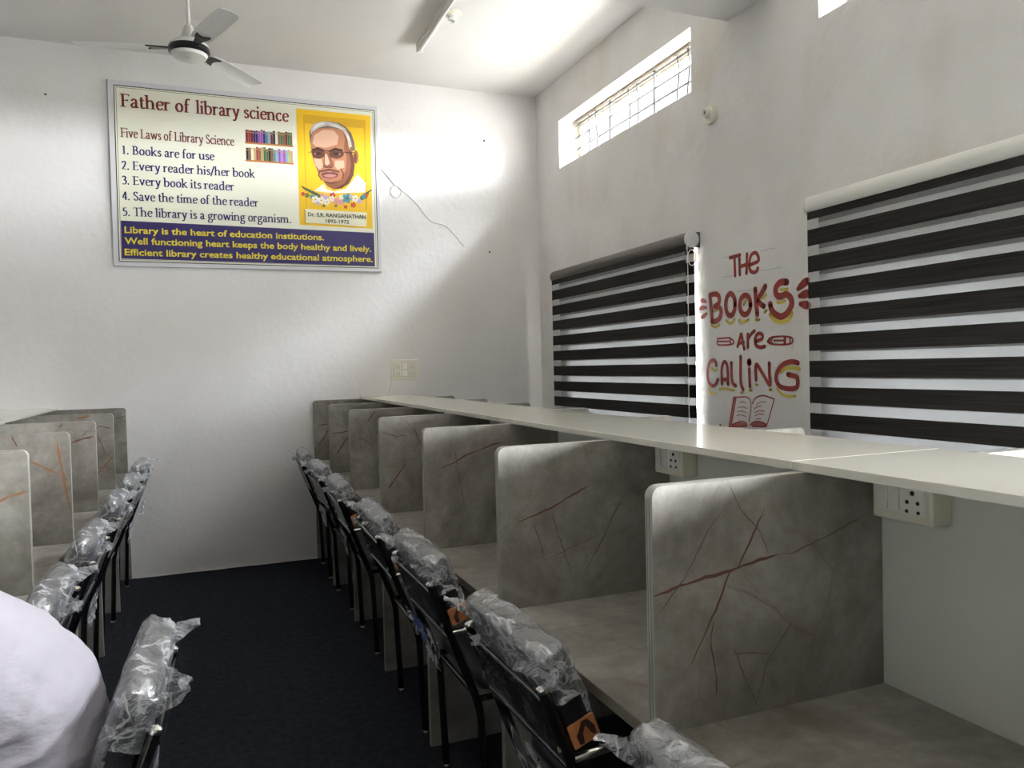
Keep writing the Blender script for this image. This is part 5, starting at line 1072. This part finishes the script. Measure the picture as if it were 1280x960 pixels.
def person():
    r = empty('person', (-.092, -4.285, 0), math.pi, label='person in a white shirt seated and leaning over the desk, back to the aisle', cat='person')
    SP = [((.275, 0, .53), (1, 0, .05), .165, .110), ((.245, 0, .62), (1, 0, .08), .162, .116), ((.232, 0, .71), (1, 0, -.15), .168, .122), ((.258, 0, .80), (1, 0, -.42), .182, .128), ((.325, 0, .885), (.85, 0, -.55), .192, .120), ((.400, 0, .945), (.72, 0, -.7), .185, .105), ((.452, 0, .985), (.65, 0, -.76), .11, .075)]
    skin = noisy('brown_skin', (.22, .115, .07), (.25, .135, .085), 12, .5)
    bm = B(); ring_loft(bm, SP)
    tube(bm, [(.43, 0, .97), (.52, 0, 1.045), (.56, 0, 1.09)], [.062, .056, .056], 16)
    ball(bm, (.590, 0, 1.145), (.098, .076, .112)); ball(bm, (.645, 0, 1.085), (.050, .052, .060))              # skull, jaw
    tube(bm, [(.672, 0, 1.155), (.694, 0, 1.125), (.700, 0, 1.108), (.680, 0, 1.100)], [.010, .013, .016, .012], 10)   # nose
    ball(bm, (.690, 0, 1.070), (.010, .024, .007)); ball(bm, (.686, 0, 1.060), (.010, .021, .007))               # lips
    for s in (-1, 1):
        ball(bm, (.585, s*.078, 1.128), (.020, .010, .032))                                                   # ear
        ball(bm, (.668, s*.034, 1.160), (.014, .022, .006))                                                   # brow ridge
        sh = (.405, s*.185, .925); el = (.565, .285 if s > 0 else -.200, .800); wr = (.785, .185 if s > 0 else -.13, .788); hy = wr[1]-s*.185
        limb(bm, [sh, tuple((a+b)/2 for a, b in zip(sh, el)), el], [.050, .044, .040]); limb(bm, [el, tuple(.6*a+.4*b for a, b in zip(el, wr)), wr], [.040, .040, .026])
        ball(bm, (.835, s*.160+hy, .784), (.050, .040, .017))
        for j, (dy, ln) in enumerate(((.030, .060), (.010, .072), (-.010, .068), (-.028, .052))):
            p0 = Vector((.868, s*(.150+dy)+hy, .786)); d = Vector((1, -s*(.25-.12*j+.06), 0)).normalized()
            limb(bm, [p0, p0+d*ln*.5+Vector((0, 0, .006)), p0+d*ln+Vector((0, 0, -.008))], [.0095, .009, .0075], 8)
        p0 = Vector((.815, s*.128+hy, .784)); limb(bm, [p0, p0+Vector((.030, -s*.022, .004)), p0+Vector((.058, -s*.030, -.002))], [.012, .0105, .009], 8)
        hip = (.285, s*.090, .592); kn = (.700, s*.115, .575); an = (.690, s*.115, .085)
        limb(bm, [hip, tuple((a+b)/2 for a, b in zip(hip, kn)), kn], [.082, .070, .054]); limb(bm, [kn, (.705, s*.115, .38), an], [.052, .050, .034])
        tube(bm, [(.665, s*.115, .05), (.74, s*.12, .045), (.84, s*.125, .032), (.865, s*.125, .028)], [.036, .040, .034, .022], 12)
    obj('body', union(bm, .0062, 2, .4), skin, r, True, 180)
    bm = B()                                                          # shirt: torso, sleeves, collar, with soft folds
    ring_loft(bm, [(Vector(c)+Vector((0, 0, -.02 if i == 0 else 0)), ax, a+.014+(.010 if i < 3 else 0), b+.010+(.006 if i < 2 else 0)) for i, (c, ax, a, b) in enumerate(SP)])
    tube(bm, [(.425, 0, .965), (.485, 0, 1.015)], [.085, .068], 18)
    for s in (-1, 1):
        limb(bm, [(.395, s*.165, .925), (.47, .225 if s > 0 else -.185, .875), (.535, .268 if s > 0 else -.195, .822)], [.074, .066, .064])
    bm = union(bm, .0075, 5, .5)
    for v in bm.verts:
        p = v.co; w = math.sin(p.z*88+p.x*52+p.y*22+5*noise.noise(p*6))*.5+.5
        amp = .0075*max(0, min(1, (1.0-p.z)/.22))*max(0, min(1, .55+1.4*noise.noise(p*5+Vector((3, 1, 2))))); n = Vector((-.8, .4*math.copysign(1, p.y) if abs(p.y) > .1 else 0, .3))
        v.co += v.normal*(amp*(w**3)*1.6+.004*noise.noise(p*9)+.0022*noise.noise(p*22))
    sm = noisy('white_cotton', (.42, .395, .445), (.47, .445, .495), 3, .85, .55, 11, stretch=(1, 1, 2.2), spec=.2, bdist=.02)
    obj('shirt', bm, sm, r, True, 180)
    bm = B(); ring_loft(bm, [((.290, 0, .512), (1, 0, 0), .160, .10), ((.280, 0, .57), (1, 0, .05), .170, .116), ((.265, 0, .62), (1, 0, .05), .166, .120)])
    for s in (-1, 1):
        limb(bm, [(.285, s*.090, .597), (.49, s*.103, .590), (.700, s*.115, .578)], [.090, .080, .066]); limb(bm, [(.700, s*.115, .575), (.706, s*.115, .36), (.695, s*.115, .11)], [.064, .062, .056])
    obj('trousers', union(bm, .009, 4, .5), noisy('dark_trousers', (.02, .022, .03), (.03, .032, .04), 8, .9), r, True, 180)
    for s in (-1, 1):
        bm = B(); tube(bm, [(.645, s*.115, .045), (.70, s*.117, .052), (.79, s*.122, .042), (.87, s*.126, .034), (.885, s*.126, .030)], [.036, .045, .043, .034, .018], 14)
        for v in bm.verts: v.co.z = max(v.co.z, .001)
        obj('shoe', bm, mat('black_shoe', (.012, .011, .010), .4), r, True)
    bm = B(); t = B(); bmesh.ops.create_icosphere(t, subdivisions=5, radius=1)
    for v in t.verts:
        n = noise.noise(v.co*6)*.02+noise.noise(v.co*22)*.012; v.co = Vector((.578, 0, 1.155))+Vector((v.co.x*.106, v.co.y*.086, v.co.z*.116))*(1+n)
    bmesh.ops.delete(t, geom=[v for v in t.verts if v.co.x > .640 and v.co.z < 1.215 or v.co.z < 1.085 or (abs(v.co.y) > .06 and .56 < v.co.x and v.co.z < 1.165)], context='VERTS')
    for f in t.faces: f.smooth = True
    merge(bm, t, 0); h = obj('hair', bm, noisy('black_hair', (.008, .007, .007), (.02, .018, .017), 60, .5, .6, 90, stretch=(1, 1, .2)), r, True, 180)
    for s in (-1, 1):
        bm = B(); ball(bm, (.672, s*.033, 1.140), (.012, .013, .010)); e = obj('eye', bm, mat('eye_white', (.8, .78, .75), .2), r, True)
        bm = B(); ball(bm, (.682, s*.033, 1.138), (.004, .006, .006)); obj('pupil', bm, mat('pupil', (.01, .008, .006), .1), e, True)
        bm = B(); tube(bm, [(.682, s*.018, 1.164), (.684, s*.034, 1.170), (.674, s*.052, 1.164)], [.003, .0045, .003], 8); obj('eyebrow', bm, mat('brow', (.01, .008, .008), .7), r, True)
person()
